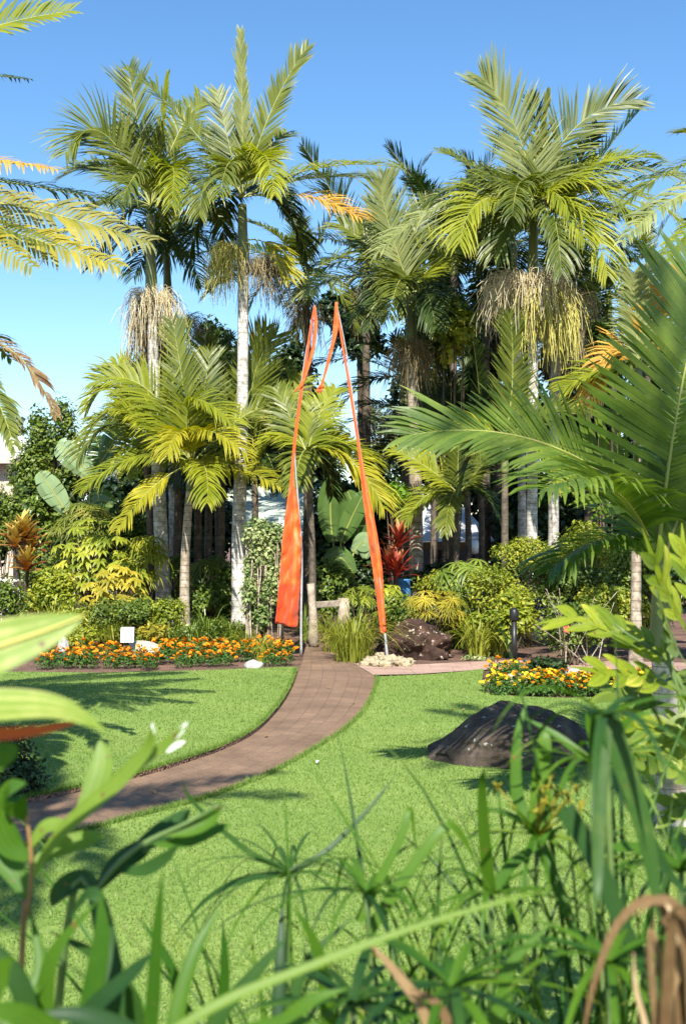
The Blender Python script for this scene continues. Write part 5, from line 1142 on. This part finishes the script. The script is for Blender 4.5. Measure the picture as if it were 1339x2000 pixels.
h2 = thing('house', 'white wing of a house just visible between the banana leaves and the left palm', 'house', Vector((P(165, 0, 33).x, 33, 0)))
b = MB(); c = P(166, 900, 33); b.box((c.x, 35, (c.z) / 2), (.95, 4, c.z)); b.build('wall', M['white'], h2, smooth=False)
b = MB(); b.box((c.x, 35, c.z + .17), (1.15, 4.3, .3)); b.build('roof', M['roofwhite'], h2, smooth=False)
gh = thing('cottage', 'garden building with a pale green ribbed roof behind the vine and banners', 'building', Vector((P(530, 0, 27).x, 27, 0)))
Y = 26.0; xl, xr = P(425, 0, Y).x, P(648, 0, Y).x; ze = P(0, 1042, Y).z
b = MB(); quad(b, (xl, Y, ze), (xr, Y, ze), (xr, Y + 2.6, ze + 1.25), (xl, Y + 2.6, ze + 1.25)); quad(b, (xr, Y + 5.2, ze), (xl, Y + 5.2, ze), (xl, Y + 2.6, ze + 1.25), (xr, Y + 2.6, ze + 1.25)); b.build('roof', M['roofgreen'], gh, smooth=False)
b = MB(); b.box(((xl + xr) / 2, Y + 2.6, (ze - .1) / 2), (xr - xl - .5, 4.4, ze - .1)); b.build('wall', M['walldark'], gh, smooth=False)
b = MB(); b.box(((xl + xr) / 2, Y - .03, ze - .06), (xr - xl, .05, .13)); b.build('gutter', M['whitestone'], gh, smooth=False)
pv = thing('pavilion', 'open pavilion with a white roof and brown beam behind the dark trunks', 'building', Vector((P(890, 0, 27).x, 27, 0)))
Y = 25.0; xl, xr = P(815, 0, Y).x, P(968, 0, Y).x; ze = P(0, 1058, Y).z
b = MB(); quad(b, (xl, Y, ze), (xr, Y, ze), (xr - .5, Y + 3, ze + 1.0), (xl + .5, Y + 3, ze + 1.0)); b.build('roof', M['roofwhite'], pv, smooth=False)
b = MB(); b.box(((xl + xr) / 2, Y + .06, ze - .10), (xr - xl, .10, .17)); b.build('beam', M['beam'], pv, smooth=False)
for x in (xl + .1, xr - .1):
    b = MB(); b.box((x, Y + .2, (ze - .19) / 2), (.12, .12, ze - .19)); b.build('post', M['beam'], pv, smooth=False)
b = MB(); b.box(((xl + xr) / 2, Y + 3, ze * .5), (xr - xl, .1, ze)); b.build('wall', M['walldark'], pv, smooth=False)
lp = thing('globe_lamp', 'round white globe lamp on a thin post in the shade of the pavilion', 'lamp', Vector((P(925, 0, 23.6).x, 23.6, 0)))
import bmesh as _bm
bm = _bm.new(); _bm.ops.create_uvsphere(bm, u_segments=20, v_segments=14, radius=.16); me = bpy.data.meshes.new('globe'); bm.to_mesh(me); bm.free(); me.materials.append(M['globe']); me.polygons.foreach_set('use_smooth', [True] * len(me.polygons))
o = bpy.data.objects.new('globe', me); COL.objects.link(o); o.parent = lp; o.location = P(925, 1068, 23.6) - lp.location
b = MB(); b.tube([lp.location, P(925, 1084, 23.6)], .03, 8); b.build('post', M['black'], lp)
fc = thing('pool_fence', 'white metal picket fence at the left edge behind the cordyline', 'fence', Vector((P(10, 0, 21).x, 21, 0)))
Y = 20.0; xl, xr = P(-120, 0, Y).x, P(52, 0, Y).x
for zv in (1133, 1213):
    b = MB(); b.box(((xl + xr) / 2, Y, P(0, zv, Y).z), (xr - xl, .035, .04)); b.build('rail', M['white'], fc, smooth=False)
n = 15
for i in range(n):
    x = xl + (xr - xl) * i / (n - 1); z0, z1 = P(0, 1213, Y).z, P(0, 1133, Y).z; b = MB(); th = .05 if i % 7 == 0 else .022
    lo = 0.0 if i % 7 == 0 else z0 + .02
    b.box((x, Y, (lo + z1 - .021) / 2), (th, th * .7, z1 - .021 - lo)); b.build('picket', M['white'], fc, smooth=False)
pt = thing('glazed_pot', 'blue glazed garden pot in the shade beside the crimson cordyline', 'pot', Vector((P(787, 0, 18.2).x, 18.2, 0)))
b = MB(); px_ = pt.location; b.tube([px_ + Vector((0, 0, z)) for z in (.32, .5, .78, .95, .98, 1.0)], [.09, .12, .13, .11, .125, .125], 18); b.build('pot_body', M['blue'], pt)
b = MB(); b.tube([px_, px_ + Vector((0, 0, .32))], .09, 12); b.build('pedestal', M['sand'], pt)

# dark clipped bush at left and near plants
bush('clipped_shrub', 'round dark clipped shrub at the left edge where the path leaves the picture', 'shrub', 10, 1505, 6.9, 82, 75, 4200, .045, .012, 'bushdark', clumps=26)

# ------------------------------------------------------------------ near plants
def nleaf(mb, pts, w, Y, dY=0.0, t=.5, fold=.2, n=22, prof=None, nrm=Vector((0, -.8, .6))):
    """blade along photo places at distance Y.. Y+dY; w is half its width in metres"""
    m = len(pts); C = spline([P(u, v, Y + dY * i / (m - 1)) for i, (u, v) in enumerate(pts)], n); sd = []; nn = []; last = None
    for i in range(n):
        T = (C[min(i + 1, n - 1)] - C[max(i - 1, 0)]).normalized(); s = T.cross(nrm)
        s = s.normalized() if s.length > .05 else last
        if last is not None and s.dot(last) < 0: s = -s
        last = s; sd.append(s); nn.append(s.cross(T).normalized())
    pf = prof or (lambda x: (1 - x ** 2.5) * (.55 + .45 * min(1, x * 4)))
    wd = [max(w * pf(i / (n - 1)), .0006) for i in range(n)]
    mb.ribbon(C, wd, sd, fold, nn, t=t); return C, wd, sd, nn
lf = lambda x: math.sin(math.pi * min(1, .02 + x * .98)) ** .7
wide = lambda x: (math.sin(math.pi * (.28 + .72 * x))) ** .75
# broad leaves at the left
def near_plant(name, label, foot): return thing(name, label, 'plant', foot)
bl = near_plant('broad_leaf_plant', 'broad leaved plant close at the left with two big pale leaves entering the picture', Vector((-.42, .95, 0)))
mb = MB(); C, wd, sd, nn = nleaf(mb, [(-150, 1310), (-60, 1285), (0, 1262), (90, 1232), (166, 1203)], .026, .95, .05, .75, .12, 26, lambda x: wide(x) if x < .99 else 0, Vector((0, -1, .25)))
f = mb.build('leaf', M['nearpale'], bl); rb = MB(); rb.tube([c + n_ * .0012 - Vector((0, .001, 0)) for c, n_ in zip(C, nn)], [.0035 * (1 - .75 * i / 25) for i in range(26)], 6); rb.build('midrib', M['midrib'], f)
mb = MB(); C, wd, sd, nn = nleaf(mb, [(-150, 1400), (-60, 1385), (30, 1378), (120, 1385), (205, 1425)], .017, .90, .04, .8, .15, 26, lambda x: wide(x), Vector((0, -1, .9)))
f = mb.build('leaf', M['nearpale'], bl)
rb = MB(); nleaf(rb, [(-150, 1438), (-60, 1436), (20, 1432), (90, 1424), (160, 1408)], .006, .905, .04, .6, .1, 20, lambda x: wide(x), Vector((0, -1, -.2))); rb.build('red_edge', M['redrib'], f)
mb = MB(); nleaf(mb, [(-60, 1500), (-20, 1480), (10, 1465), (20, 1450)], .018, .95, .02, .6, .15, 16, lambda x: math.sin(math.pi * min(1, .3 + .7 * x)) ** .6); mb.build('leaf', M['near'], bl)
rb = MB(); rb.tube(spline([Vector((-.42, .95, 0)), P(-160, 1700, .95), P(-160, 1460, .93), P(-150, 1310, .95)], 16), .008, 8); rb.tube(spline([P(-160, 1560, .94), P(-158, 1450, .91), P(-150, 1400, .90)], 8), .005, 6); rb.tube(spline([P(-160, 1600, .94), P(-110, 1530, .94), P(-60, 1500, .95)], 8), .004, 6); rb.build('stem', M['stem'], bl)
# forked leaf plant
fk = near_plant('forked_leaf_plant', 'young plant with forked pale green leaves and brown stem at the lower left', Vector((-.42, 1.25, 0)))
YF = 1.25
sm = MB(); sm.tube(spline([Vector((-.40, YF, 0)), P(40, 1950, YF), P(55, 1780, YF), P(62, 1680, YF), P(48, 1560, YF)], 24), [.0042 - .0001 * i for i in range(24)], 8); sm.build('stem', M['stem'], fk)
for pts, w, m, t in [([(60, 1720), (110, 1640), (165, 1585), (230, 1530), (290, 1462), (296, 1420)], .012, 'nearpale', .5), ([(230, 1540), (280, 1490), (325, 1455), (362, 1418)], .008, 'nearpale', .6),
                     ([(150, 1600), (185, 1540), (200, 1490), (196, 1445)], .017, 'nearpale', .4), ([(60, 1690), (110, 1660), (170, 1640), (205, 1632)], .014, 'nearpale', .35),
                     ([(55, 1680), (20, 1650), (-5, 1600), (-25, 1560)], .018, 'near', .5), ([(50, 1600), (30, 1570), (20, 1545), (52, 1530)], .016, 'near', .5), ([(60, 1760), (20, 1690), (-20, 1640), (-60, 1620)], .018, 'near', .5),
                     ([(55, 1660), (85, 1620), (110, 1610), (130, 1605)], .010, 'nearpale', .5)]:
    mb = MB(); nleaf(mb, pts, w * .85, YF, U(.06), t, .3, 22, lf); mb.build('leaf', M[m], fk)
for pts in ([(288, 1462), (296, 1440), (298, 1412)], [(330, 1452), (350, 1432), (366, 1410)], [(325, 1470), (345, 1456), (362, 1448)]):
    mb = MB(); nleaf(mb, pts, .0034, YF - .01, 0, .6, .2, 10, lf); mb.build('leaf_tip', M['whitetip'], fk)
# darker side shoot
sh = near_plant('leafy_shoot', 'dark green shoot with overlapping oval leaves leaning over the lower left lawn', Vector((-.52, 1.3, 0)))
sm = MB(); sm.tube(spline([Vector((-.42, 1.3, 0)), P(120, 1900, 1.3), P(190, 1740, 1.3), P(270, 1655, 1.3), P(370, 1605, 1.3), P(430, 1570, 1.3)], 24), [.006 - .0002 * i for i in range(24)], 7); sm.build('stem', M['sedge'], sh)
for pts, w, m in [([(185, 1745), (230, 1690), (275, 1660), (300, 1625)], .018, 'neardark'), ([(250, 1670), (300, 1640), (340, 1610), (372, 1580)], .018, 'neardark'), ([(320, 1630), (370, 1620), (410, 1600), (432, 1562)], .014, 'near'),
                  ([(300, 1650), (360, 1645), (410, 1625), (450, 1610)], .012, 'near'), ([(200, 1740), (160, 1720), (120, 1740), (100, 1770)], .018, 'neardark'), ([(230, 1700), (280, 1700), (320, 1680), (350, 1650)], .012, 'neardark')]:
    mb = MB(); nleaf(mb, pts, w * .75, 1.3, U(.08), R(.3, .7), .3, 20, lf); mb.build('leaf', M[m], sh)
# strap leaf clump along the bottom
sc_ = near_plant('strap_leaf_clump', 'dark glossy strap leaf clump along the bottom left corner', Vector((-.18, 1.15, 0)))
for pts, w, m, Y in [([(150, 2120), (180, 1960), (200, 1830), (196, 1740)], .015, 'near', 1.1), ([(215, 2150), (222, 1950), (205, 1820), (180, 1745), (130, 1800)], .016, 'neardark', 1.15), ([(285, 2120), (300, 1950), (308, 1820), (318, 1705)], .010, 'near', 1.2),
                     ([(330, 2100), (350, 1960), (385, 1850), (430, 1775)], .012, 'near', 1.2), ([(100, 2100), (90, 1960), (110, 1860), (190, 1760)], .013, 'near', 1.15), ([(60, 2120), (50, 1950), (-10, 1860), (-60, 1840)], .014, 'neardark', 1.1),
                     ([(260, 2140), (270, 2000), (200, 1880), (100, 1820)], .013, 'neardark', 1.25), ([(360, 2150), (420, 2000), (500, 1900), (560, 1830)], .012, 'neardark', 1.2), ([(20, 2150), (20, 2000), (80, 1900), (60, 1780)], .014, 'near', 1.1),
                     ([(380, 2120), (360, 1990), (330, 1880), (270, 1790)], .010, 'near', 1.3), ([(120, 2150), (160, 2000), (260, 1900), (300, 1860)], .012, 'neardark', 1.05), ([(420, 2150), (430, 2000), (440, 1900), (436, 1800)], .010, 'near', 1.3),
                     ([(450, 2150), (520, 2040), (600, 1960), (680, 1930)], .012, 'near', 1.1), ([(-50, 2150), (-30, 1980), (10, 1900), (30, 1870)], .02, 'near', 1.0), ([(200, 2200), (120, 2050), (40, 1985), (-60, 1970)], .018, 'near', 1.0),
                     ([(400, 2200), (300, 2060), (180, 1990), (60, 1980)], .016, 'neardark', 1.0), ([(300, 2200), (420, 2060), (560, 2000), (640, 2010)], .014, 'near', 1.05), ([(520, 2150), (560, 2000), (600, 1880), (690, 1790)], .011, 'neardark', 1.3),
                     ([(560, 2150), (545, 2000), (548, 1860), (552, 1760)], .012, 'neardark', 1.35), ([(640, 2150), (640, 1980), (620, 1860), (575, 1770)], .012, 'near', 1.3)]:
    mb = MB(); nleaf(mb, pts, w * .8, Y, U(.1), R(.25, .75), .4, 24, lambda x: (1 - x ** 3) * .98 + .02); mb.build('leaf', M[m], sc_)
long_ = near_plant('long_strap_leaf', 'single long light green blade crossing the lower middle', Vector((-.05, .9, 0)))
mb = MB(); nleaf(mb, [(250, 2080), (420, 1965), (600, 1890), (800, 1815), (1000, 1755), (1075, 1738)], .0048, .9, .1, .45, .45, 30, lambda x: (1 - x ** 2) * .98 + .02); mb.build('leaf', M['nearpale'], long_)
# umbrella sedge stems
SED = 'umbrella sedges close to the camera'
def sedge(label, cu, cv, Y, foot_u, n, L, seed, w=.0055, m=('near', 'neardark'), extra=None, fl=False, droop=1.25):
    rd = random.Random(seed); c = P(cu, cv, Y); ft = Vector(((foot_u - CX) * Y / F, Y + .05, 0)); root = thing('umbrella_sedge', label, 'plant', ft, SED)
    b = MB(); b.tube(spline([ft, ft.lerp(c, .6) + Vector((rd.uniform(-.02, .02), 0, 0)), c], 20), [.0050 - .00008 * i for i in range(20)], 7); b.build('stem', M['sedge'], root)
    for k in range(n):
        a = 6.283 * (k + rd.uniform(-.3, .3)) / n; e = rd.uniform(.05, .75); o = Vector((math.cos(a) * math.cos(e), math.sin(a) * math.cos(e), math.sin(e))); ln = L * rd.uniform(.75, 1.1); mb = MB()
        big_leaf(mb, c, c + o * ln * .55, c + o * ln * .85 - Vector((0, 0, ln * droop * rd.uniform(.2, .75))), w * rd.uniform(.8, 1.25), n=12, fold=.35, nrm=Vector((0, 0, 1)), prof=lambda x: (1 - x ** 2) * (.7 + .3 * min(1, 5 * x)) + .02, t=rd.uniform(.2, .8))
        mb.build('leaf', M[m[0] if rd.random() < .75 else m[1]], root)
    for pts, ww in (extra or []):
        mb = MB(); nleaf(mb, pts, ww, Y, rd.uniform(-.1, .1), rd.uniform(.3, .8), .3, 20, lambda x: (1 - x ** 2.4) * .98 + .02); mb.build('leaf', M[m[0]], root)
    if fl:
        b = MB()
        for k in range(14):
            a = rd.uniform(0, 6.28); e = rd.uniform(.5, 1.4); o = Vector((math.cos(a) * math.cos(e), math.sin(a) * math.cos(e), math.sin(e))); q = c + o * rd.uniform(.05, .10); b.tube([c, c.lerp(q, .5), q], .0012, 4)
            for j in range(3):
                o2 = Vector((rd.uniform(-1, 1), rd.uniform(-1, 1), rd.uniform(-1, 1))).normalized(); b.tube([q, q + o2 * .012], [.003, .001], 4)
        b.build('flower_head', M['bushgold'], root)
sedge('umbrella sedge head low in the middle with thin arching rays over the lawn', 565, 1705, 1.7, 590, 24, .27, 1, 0.0026, ('neardark', 'near'), [([(565, 1705), (480, 1660), (380, 1570), (355, 1525)], .005), ([(565, 1705), (640, 1660), (720, 1580), (775, 1510)], .005), ([(565, 1705), (470, 1720), (400, 1760), (340, 1830)], .006)])
sedge('umbrella sedge with broad bent leaves right of the middle', 715, 1745, 1.45, 740, 18, .26, 2, 0.0040, ('near', 'neardark'), [([(700, 1800), (780, 1640), (800, 1580), (812, 1660)], .006), ([(720, 1820), (800, 1700), (870, 1615), (905, 1640), (935, 1700)], .008)])
sedge('tall umbrella sedge with short starry leaves left of the boulder front', 960, 1748, 1.5, 985, 18, .20, 3, 0.0043, ('near', 'near'), [([(955, 1745), (945, 1640), (940, 1540), (945, 1500)], .009), ([(960, 1740), (1000, 1690), (1060, 1640), (1100, 1610)], .008)])
sedge('umbrella sedge with brownish flower head before the boulder', 1048, 1632, 1.6, 1072, 20, .25, 4, 0.0046, ('near', 'nearpale'), [([(1050, 1630), (1055, 1540), (1062, 1450), (1066, 1420)], .016), ([(1050, 1630), (1010, 1560), (1010, 1440), (1030, 1365)], .010), ([(1050, 1640), (1090, 1740), (1130, 1850), (1135, 1880)], .009)], True)
sedge('tallest umbrella sedge head at the right above the boulder end', 1172, 1500, 1.55, 1178, 18, .22, 5, 0.0050, ('near', 'nearpale'), [([(1172, 1500), (1150, 1420), (1143, 1390)], .007), ([(1172, 1505), (1090, 1440), (1020, 1400)], .007), ([(1172, 1500), (1200, 1440), (1240, 1400), (1300, 1390)], .007)])
sedge('umbrella sedge with dark long blades hanging at the right', 1180, 1400, 1.25, 1230, 9, .20, 6, 0.0062, ('neardark', 'near'), [([(1180, 1392), (1210, 1480), (1250, 1600), (1275, 1720), (1285, 1800)], .014), ([(1182, 1395), (1230, 1560), (1300, 1700), (1360, 1760)], .010), ([(1100, 1580), (1160, 1680), (1210, 1800), (1290, 1960), (1310, 2060)], .012), ([(1180, 1400), (1170, 1560), (1165, 1720), (1160, 1790)], .009)])
sedge('umbrella sedge cut by the right edge at the bottom', 1330, 1700, 1.4, 1340, 18, .24, 7, 0.0050, ('near', 'neardark'), [([(1330, 1700), (1260, 1660), (1180, 1660), (1090, 1700)], .008)])
sedge('umbrella sedge low at the bottom middle with broad drooping leaves', 880, 1930, 1.15, 890, 17, .22, 8, 0.0062, ('near', 'neardark'), [([(960, 2030), (980, 1960), (1000, 1880), (1080, 1800)], .010)])
sedge('umbrella sedge low at the bottom right behind the dry blades', 1190, 1880, 1.2, 1200, 18, .22, 9, 0.0062, ('near', 'neardark'))
sedge('small umbrella sedge head at the bottom left of the middle', 690, 1960, 1.2, 700, 18, .20, 10, 0.0056, ('neardark', 'near'))
for lab, u, Y, z, n, w, m, sprd in [('tangle of tall thin dark blades at the lower right', 1235, 1.55, 1.32, 60, .0042, 'neardark', .35), ('tuft of tall thin green blades before the boulder front', 1040, 1.6, 1.22, 40, .0040, 'near', .38), ('tuft of thin blades leaning over the lawn, low right of the middle', 820, 1.45, 1.08, 46, .0038, 'neardark', .55),
                               ('low tuft of thin green blades at the bottom middle', 640, 1.3, .98, 46, .0042, 'near', .5), ('tuft of thin dark blades at the bottom right of the middle', 950, 1.25, 1.02, 46, .0045, 'neardark', .5), ('tuft of thin green blades at the bottom left of the middle', 420, 1.35, .98, 46, .0045, 'neardark', .5),
                               ('tuft of thin green blades low at the left corner', 130, 1.3, .96, 44, .005, 'near', .5), ('tuft of thin green blades at the right edge behind the dry bundle', 1330, 1.5, 1.2, 50, .0045, 'near', .4), ('low leafy tuft at the bottom right corner', 1120, 1.15, .96, 44, .005, 'near', .45),
                               ('tuft of long arching blades low in the bottom left quarter', 270, 1.2, .94, 44, .0045, 'near', .75), ('tuft of long arching blades at the bottom edge left of the long pale blade', 520, 1.12, .90, 44, .0045, 'near', .8), ('tuft of long arching blades at the bottom edge under the long pale blade', 760, 1.15, .90, 44, .0045, 'neardark', .8),
                               ('tuft of fine arching blades bending over the near lawn in the middle', 600, 1.6, 1.08, 34, .0032, 'near', .75)]:
    fx = (u - CX) * Y / F; t_ = thing('sedge_tuft', lab, 'plant', Vector((fx, Y, 0)), 'thin sedge tufts close to the camera'); mb = MB()
    for k in range(int(n * 1.35)):
        az = R(0, 6.283); o = Vector((math.cos(az), math.sin(az) * .6, 0)); L = z * R(.72, 1.08); q = sprd * R(.15, 1.2); p0 = Vector((fx, Y, 0)) + o * R(0, .06)
        top = p0 + o * (L * q * .45) + Vector((0, 0, L)); tip = top + o * (L * q * R(.35, .9)) + Vector((0, 0, L * R(-.28, .12)))
        big_leaf(mb, p0, p0 * .45 + top * .55 + Vector((0, 0, L * .30)), tip, w * 1.75 * R(.6, 1.25), n=14, fold=.4, nrm=o * -.7 + Vector((0, -.3, .6)), prof=lambda x: (1 - x ** 2.5) * .98 + .02, t=R(.15, .85))
    mb.build('leaves', M[m], t_, smooth=False)
sp = near_plant('pointed_leaf_plant', 'small upright pointed dark leaf at the bottom middle', P(900, 2100, 1.3) * 1.0); sp.location.z = 0
mb = MB(); nleaf(mb, [(905, 2100), (902, 2000), (898, 1930), (895, 1880)], .013, 1.3, 0, .4, .3, 16, lf); mb.build('leaf', M['neardark'], sp)
sm = MB(); sm.tube([sp.location, P(905, 2095, 1.3)], .004, 6); sm.build('stem', M['sedge'], sp)
# dry blades, lower right
dr = near_plant('dry_leaf_clump', 'bundle of dead brown blades at the lower right corner', Vector((.33, 1.0, 0)))
for pts, w in [([(1290, 2150), (1300, 1950), (1310, 1800), (1330, 1770)], .006), ([(1320, 2150), (1325, 1950), (1300, 1800), (1265, 1757), (1205, 1805), (1165, 1900), (1145, 1980), (1135, 2050)], .0045), ([(1250, 2150), (1290, 1980), (1340, 1850), (1380, 1800)], .006),
               ([(1340, 2150), (1345, 1950), (1325, 1790), (1285, 1757), (1240, 1790)], .006), ([(1300, 2150), (1280, 2000), (1270, 1880), (1278, 1780)], .004), ([(1310, 2100), (1290, 1900), (1268, 1820), (1258, 1930)], .0035), ([(1360, 2150), (1350, 2000), (1340, 1880), (1310, 1790)], .006),
               ([(1330, 2150), (1315, 2000), (1310, 1880), (1300, 1770), (1320, 1830), (1325, 1930)], .004), ([(1350, 2150), (1335, 1960), (1330, 1850), (1350, 1790)], .005), ([(1280, 2150), (1262, 2020), (1240, 1930), (1236, 1860)], .003), ([(1370, 2150), (1365, 1980), (1352, 1850), (1330, 1775), (1290, 1800)], .005)]:
    mb = MB(); nleaf(mb, pts, w, 1.0, U(.07), R(.15, .95), .5, 24, lambda x: (1 - x ** 3) * .98 + .02); mb.build('blade', M['dry'], dr)
d2 = near_plant('dry_leaf_clump', 'single dead brown blade curling at the bottom middle', Vector((.06, 1.1, 0)))
for pts, w in [([(850, 2150), (830, 1990), (780, 1910), (720, 1840)], .0055), ([(900, 2150), (880, 2020), (850, 1960), (800, 1930)], .005), ([(1060, 1760), (1110, 1745), (1170, 1728)], .006), ([(-.0, 1680), (30, 1740), (50, 1800), (52, 1840)], .012)][:2]:
    mb = MB(); nleaf(mb, pts, w, 1.1, U(.05), R(.3, .8), .35, 20, lf); mb.build('blade', M['dry'], d2)
# lime lobed shrub at the right
ls = near_plant('lobed_leaf_shrub', 'sunlit lime lobed leaf shrub close at the right edge', Vector((.95, 2.6, 0)))
YL = 2.6
sm = MB()
for pts in ([(1480, 2000), (1420, 1700), (1330, 1340), (1200, 1220)], [(1480, 2000), (1400, 1600), (1310, 1310), (1290, 1160)], [(1480, 2000), (1430, 1500), (1390, 1250), (1330, 1120)], [(1480, 2000), (1380, 1500), (1310, 1340), (1180, 1320)]):
    sm.tube(spline([Vector((.95, YL, 0))] + [P(u, v, YL) for u, v in pts[1:]], 16), [.010 - .0005 * i for i in range(16)], 7)
sm.build('stem', M['sedge'], ls)
def lobed(root, pts, Y, m, L=.075, w=.013, dY=0.0, nl=4):
    mb = MB(); C, wd, sd, nn = nleaf(mb, pts, w * .75, Y, dY, R(.3, .8), .2, 24, lf, Vector((U(.3), -.75, .65))); n = len(C)
    for k in range(nl):
        i = int(n * (.22 + .62 * k / nl))
        T = (C[min(i + 2, n - 1)] - C[i - 2]).normalized()
        for sg in (-1, 1):
            d = (T * R(.65, .9) + sd[i] * (sg * R(.6, .85)) + nn[i] * U(.25)).normalized(); q = L * R(.75, 1.2) * (1 - .35 * abs(k / nl - .4)); c = C[i]
            big_leaf(mb, c, c + d * q * .6 + nn[i] * q * .08, c + (d + T * .3).normalized() * q, w * R(.85, 1.2), n=10, fold=.2, nrm=nn[i], prof=lambda x: (math.sin(math.pi * min(1, .16 + .84 * x))) ** .7, t=R(.2, .85))
    mb.build('leaf', M[m], root)
for pts, m, L in [([(1290, 1300), (1220, 1245), (1130, 1210), (1045, 1218)], 'nearlime', .105), ([(1320, 1350), (1260, 1325), (1190, 1315), (1110, 1302)], 'nearlime', .095), ([(1330, 1330), (1280, 1270), (1220, 1240), (1150, 1180)], 'nearlime', .10),
                  ([(1340, 1400), (1290, 1420), (1240, 1415), (1190, 1395)], 'nearlime', .085), ([(1350, 1250), (1310, 1180), (1280, 1110), (1252, 1030)], 'nearlime', .10), ([(1380, 1220), (1350, 1150), (1335, 1090), (1330, 1020)], 'nearlime', .09),
                  ([(1330, 1440), (1290, 1470), (1250, 1480), (1215, 1470)], 'bushA', .08), ([(1360, 1350), (1330, 1420), (1300, 1480), (1290, 1540)], 'nearlime', .085), ([(1340, 1300), (1310, 1250), (1290, 1200), (1282, 1140)], 'bushA', .09),
                  ([(1420, 1300), (1400, 1240), (1400, 1190), (1420, 1120)], 'nearlime', .09), ([(1330, 1380), (1250, 1370), (1200, 1355), (1140, 1370)], 'bushA', .08), ([(1400, 1460), (1370, 1400), (1345, 1370), (1310, 1360)], 'nearlime', .09), ([(1420, 1560), (1370, 1520), (1320, 1500), (1270, 1510)], 'bushA', .08), ([(1420, 1500), (1370, 1460), (1310, 1430), (1260, 1440)], 'nearlime', .085), ([(1420, 1620), (1370, 1590), (1330, 1580), (1280, 1590)], 'bushA', .08), ([(1390, 1380), (1340, 1330), (1300, 1330), (1250, 1350)], 'bushA', .08)]:
    lobed(ls, pts, YL, m, L * .92, .015, U(.3))
# fallen leaves on the lawn and path
for i, (u, v, m) in enumerate([(750, 1735, 'dry'), (210, 1512, 'dry'), (905, 1395, 'dry'), (1075, 1690, 'dry'), (620, 1500, 'whitetip'), (380, 1320, 'dry'), (870, 1925, 'whitetip'), (640, 1345, 'dry'), (520, 1440, 'dry'), (300, 1550, 'dry'), (690, 1375, 'dry')]):
    c = G(u, v) + Vector((0, 0, .045 if i < 7 else .012)); mb = MB(); a = R(0, 3); d = Vector((math.cos(a), math.sin(a), .1)); big_leaf(mb, c - d * .04, c + Vector((0, 0, .012)), c + d * .04, .012, 7, .3, Vector((0, 0, 1)))
    lab = ['fallen brown leaf on the lawn between the sedge heads', 'fallen tan leaf on the shaded left lawn by the path', 'fallen leaf on the lawn before the right flower bed', 'fallen leaf on the lawn below the boulder', 'white petal lying on the lawn below the path bend', 'fallen leaf near the edge of the left bed', 'white petal on the near lawn at the bottom', 'fallen leaf on the far part of the brick path', 'fallen leaf on the path where it starts to bend', 'fallen leaf on the near end of the brick path', 'fallen leaf near the right edge of the path'][i]
    tag(mb.build('fallen_leaf', M[m]), lab, 'leaf', 'fallen leaves on the grass')
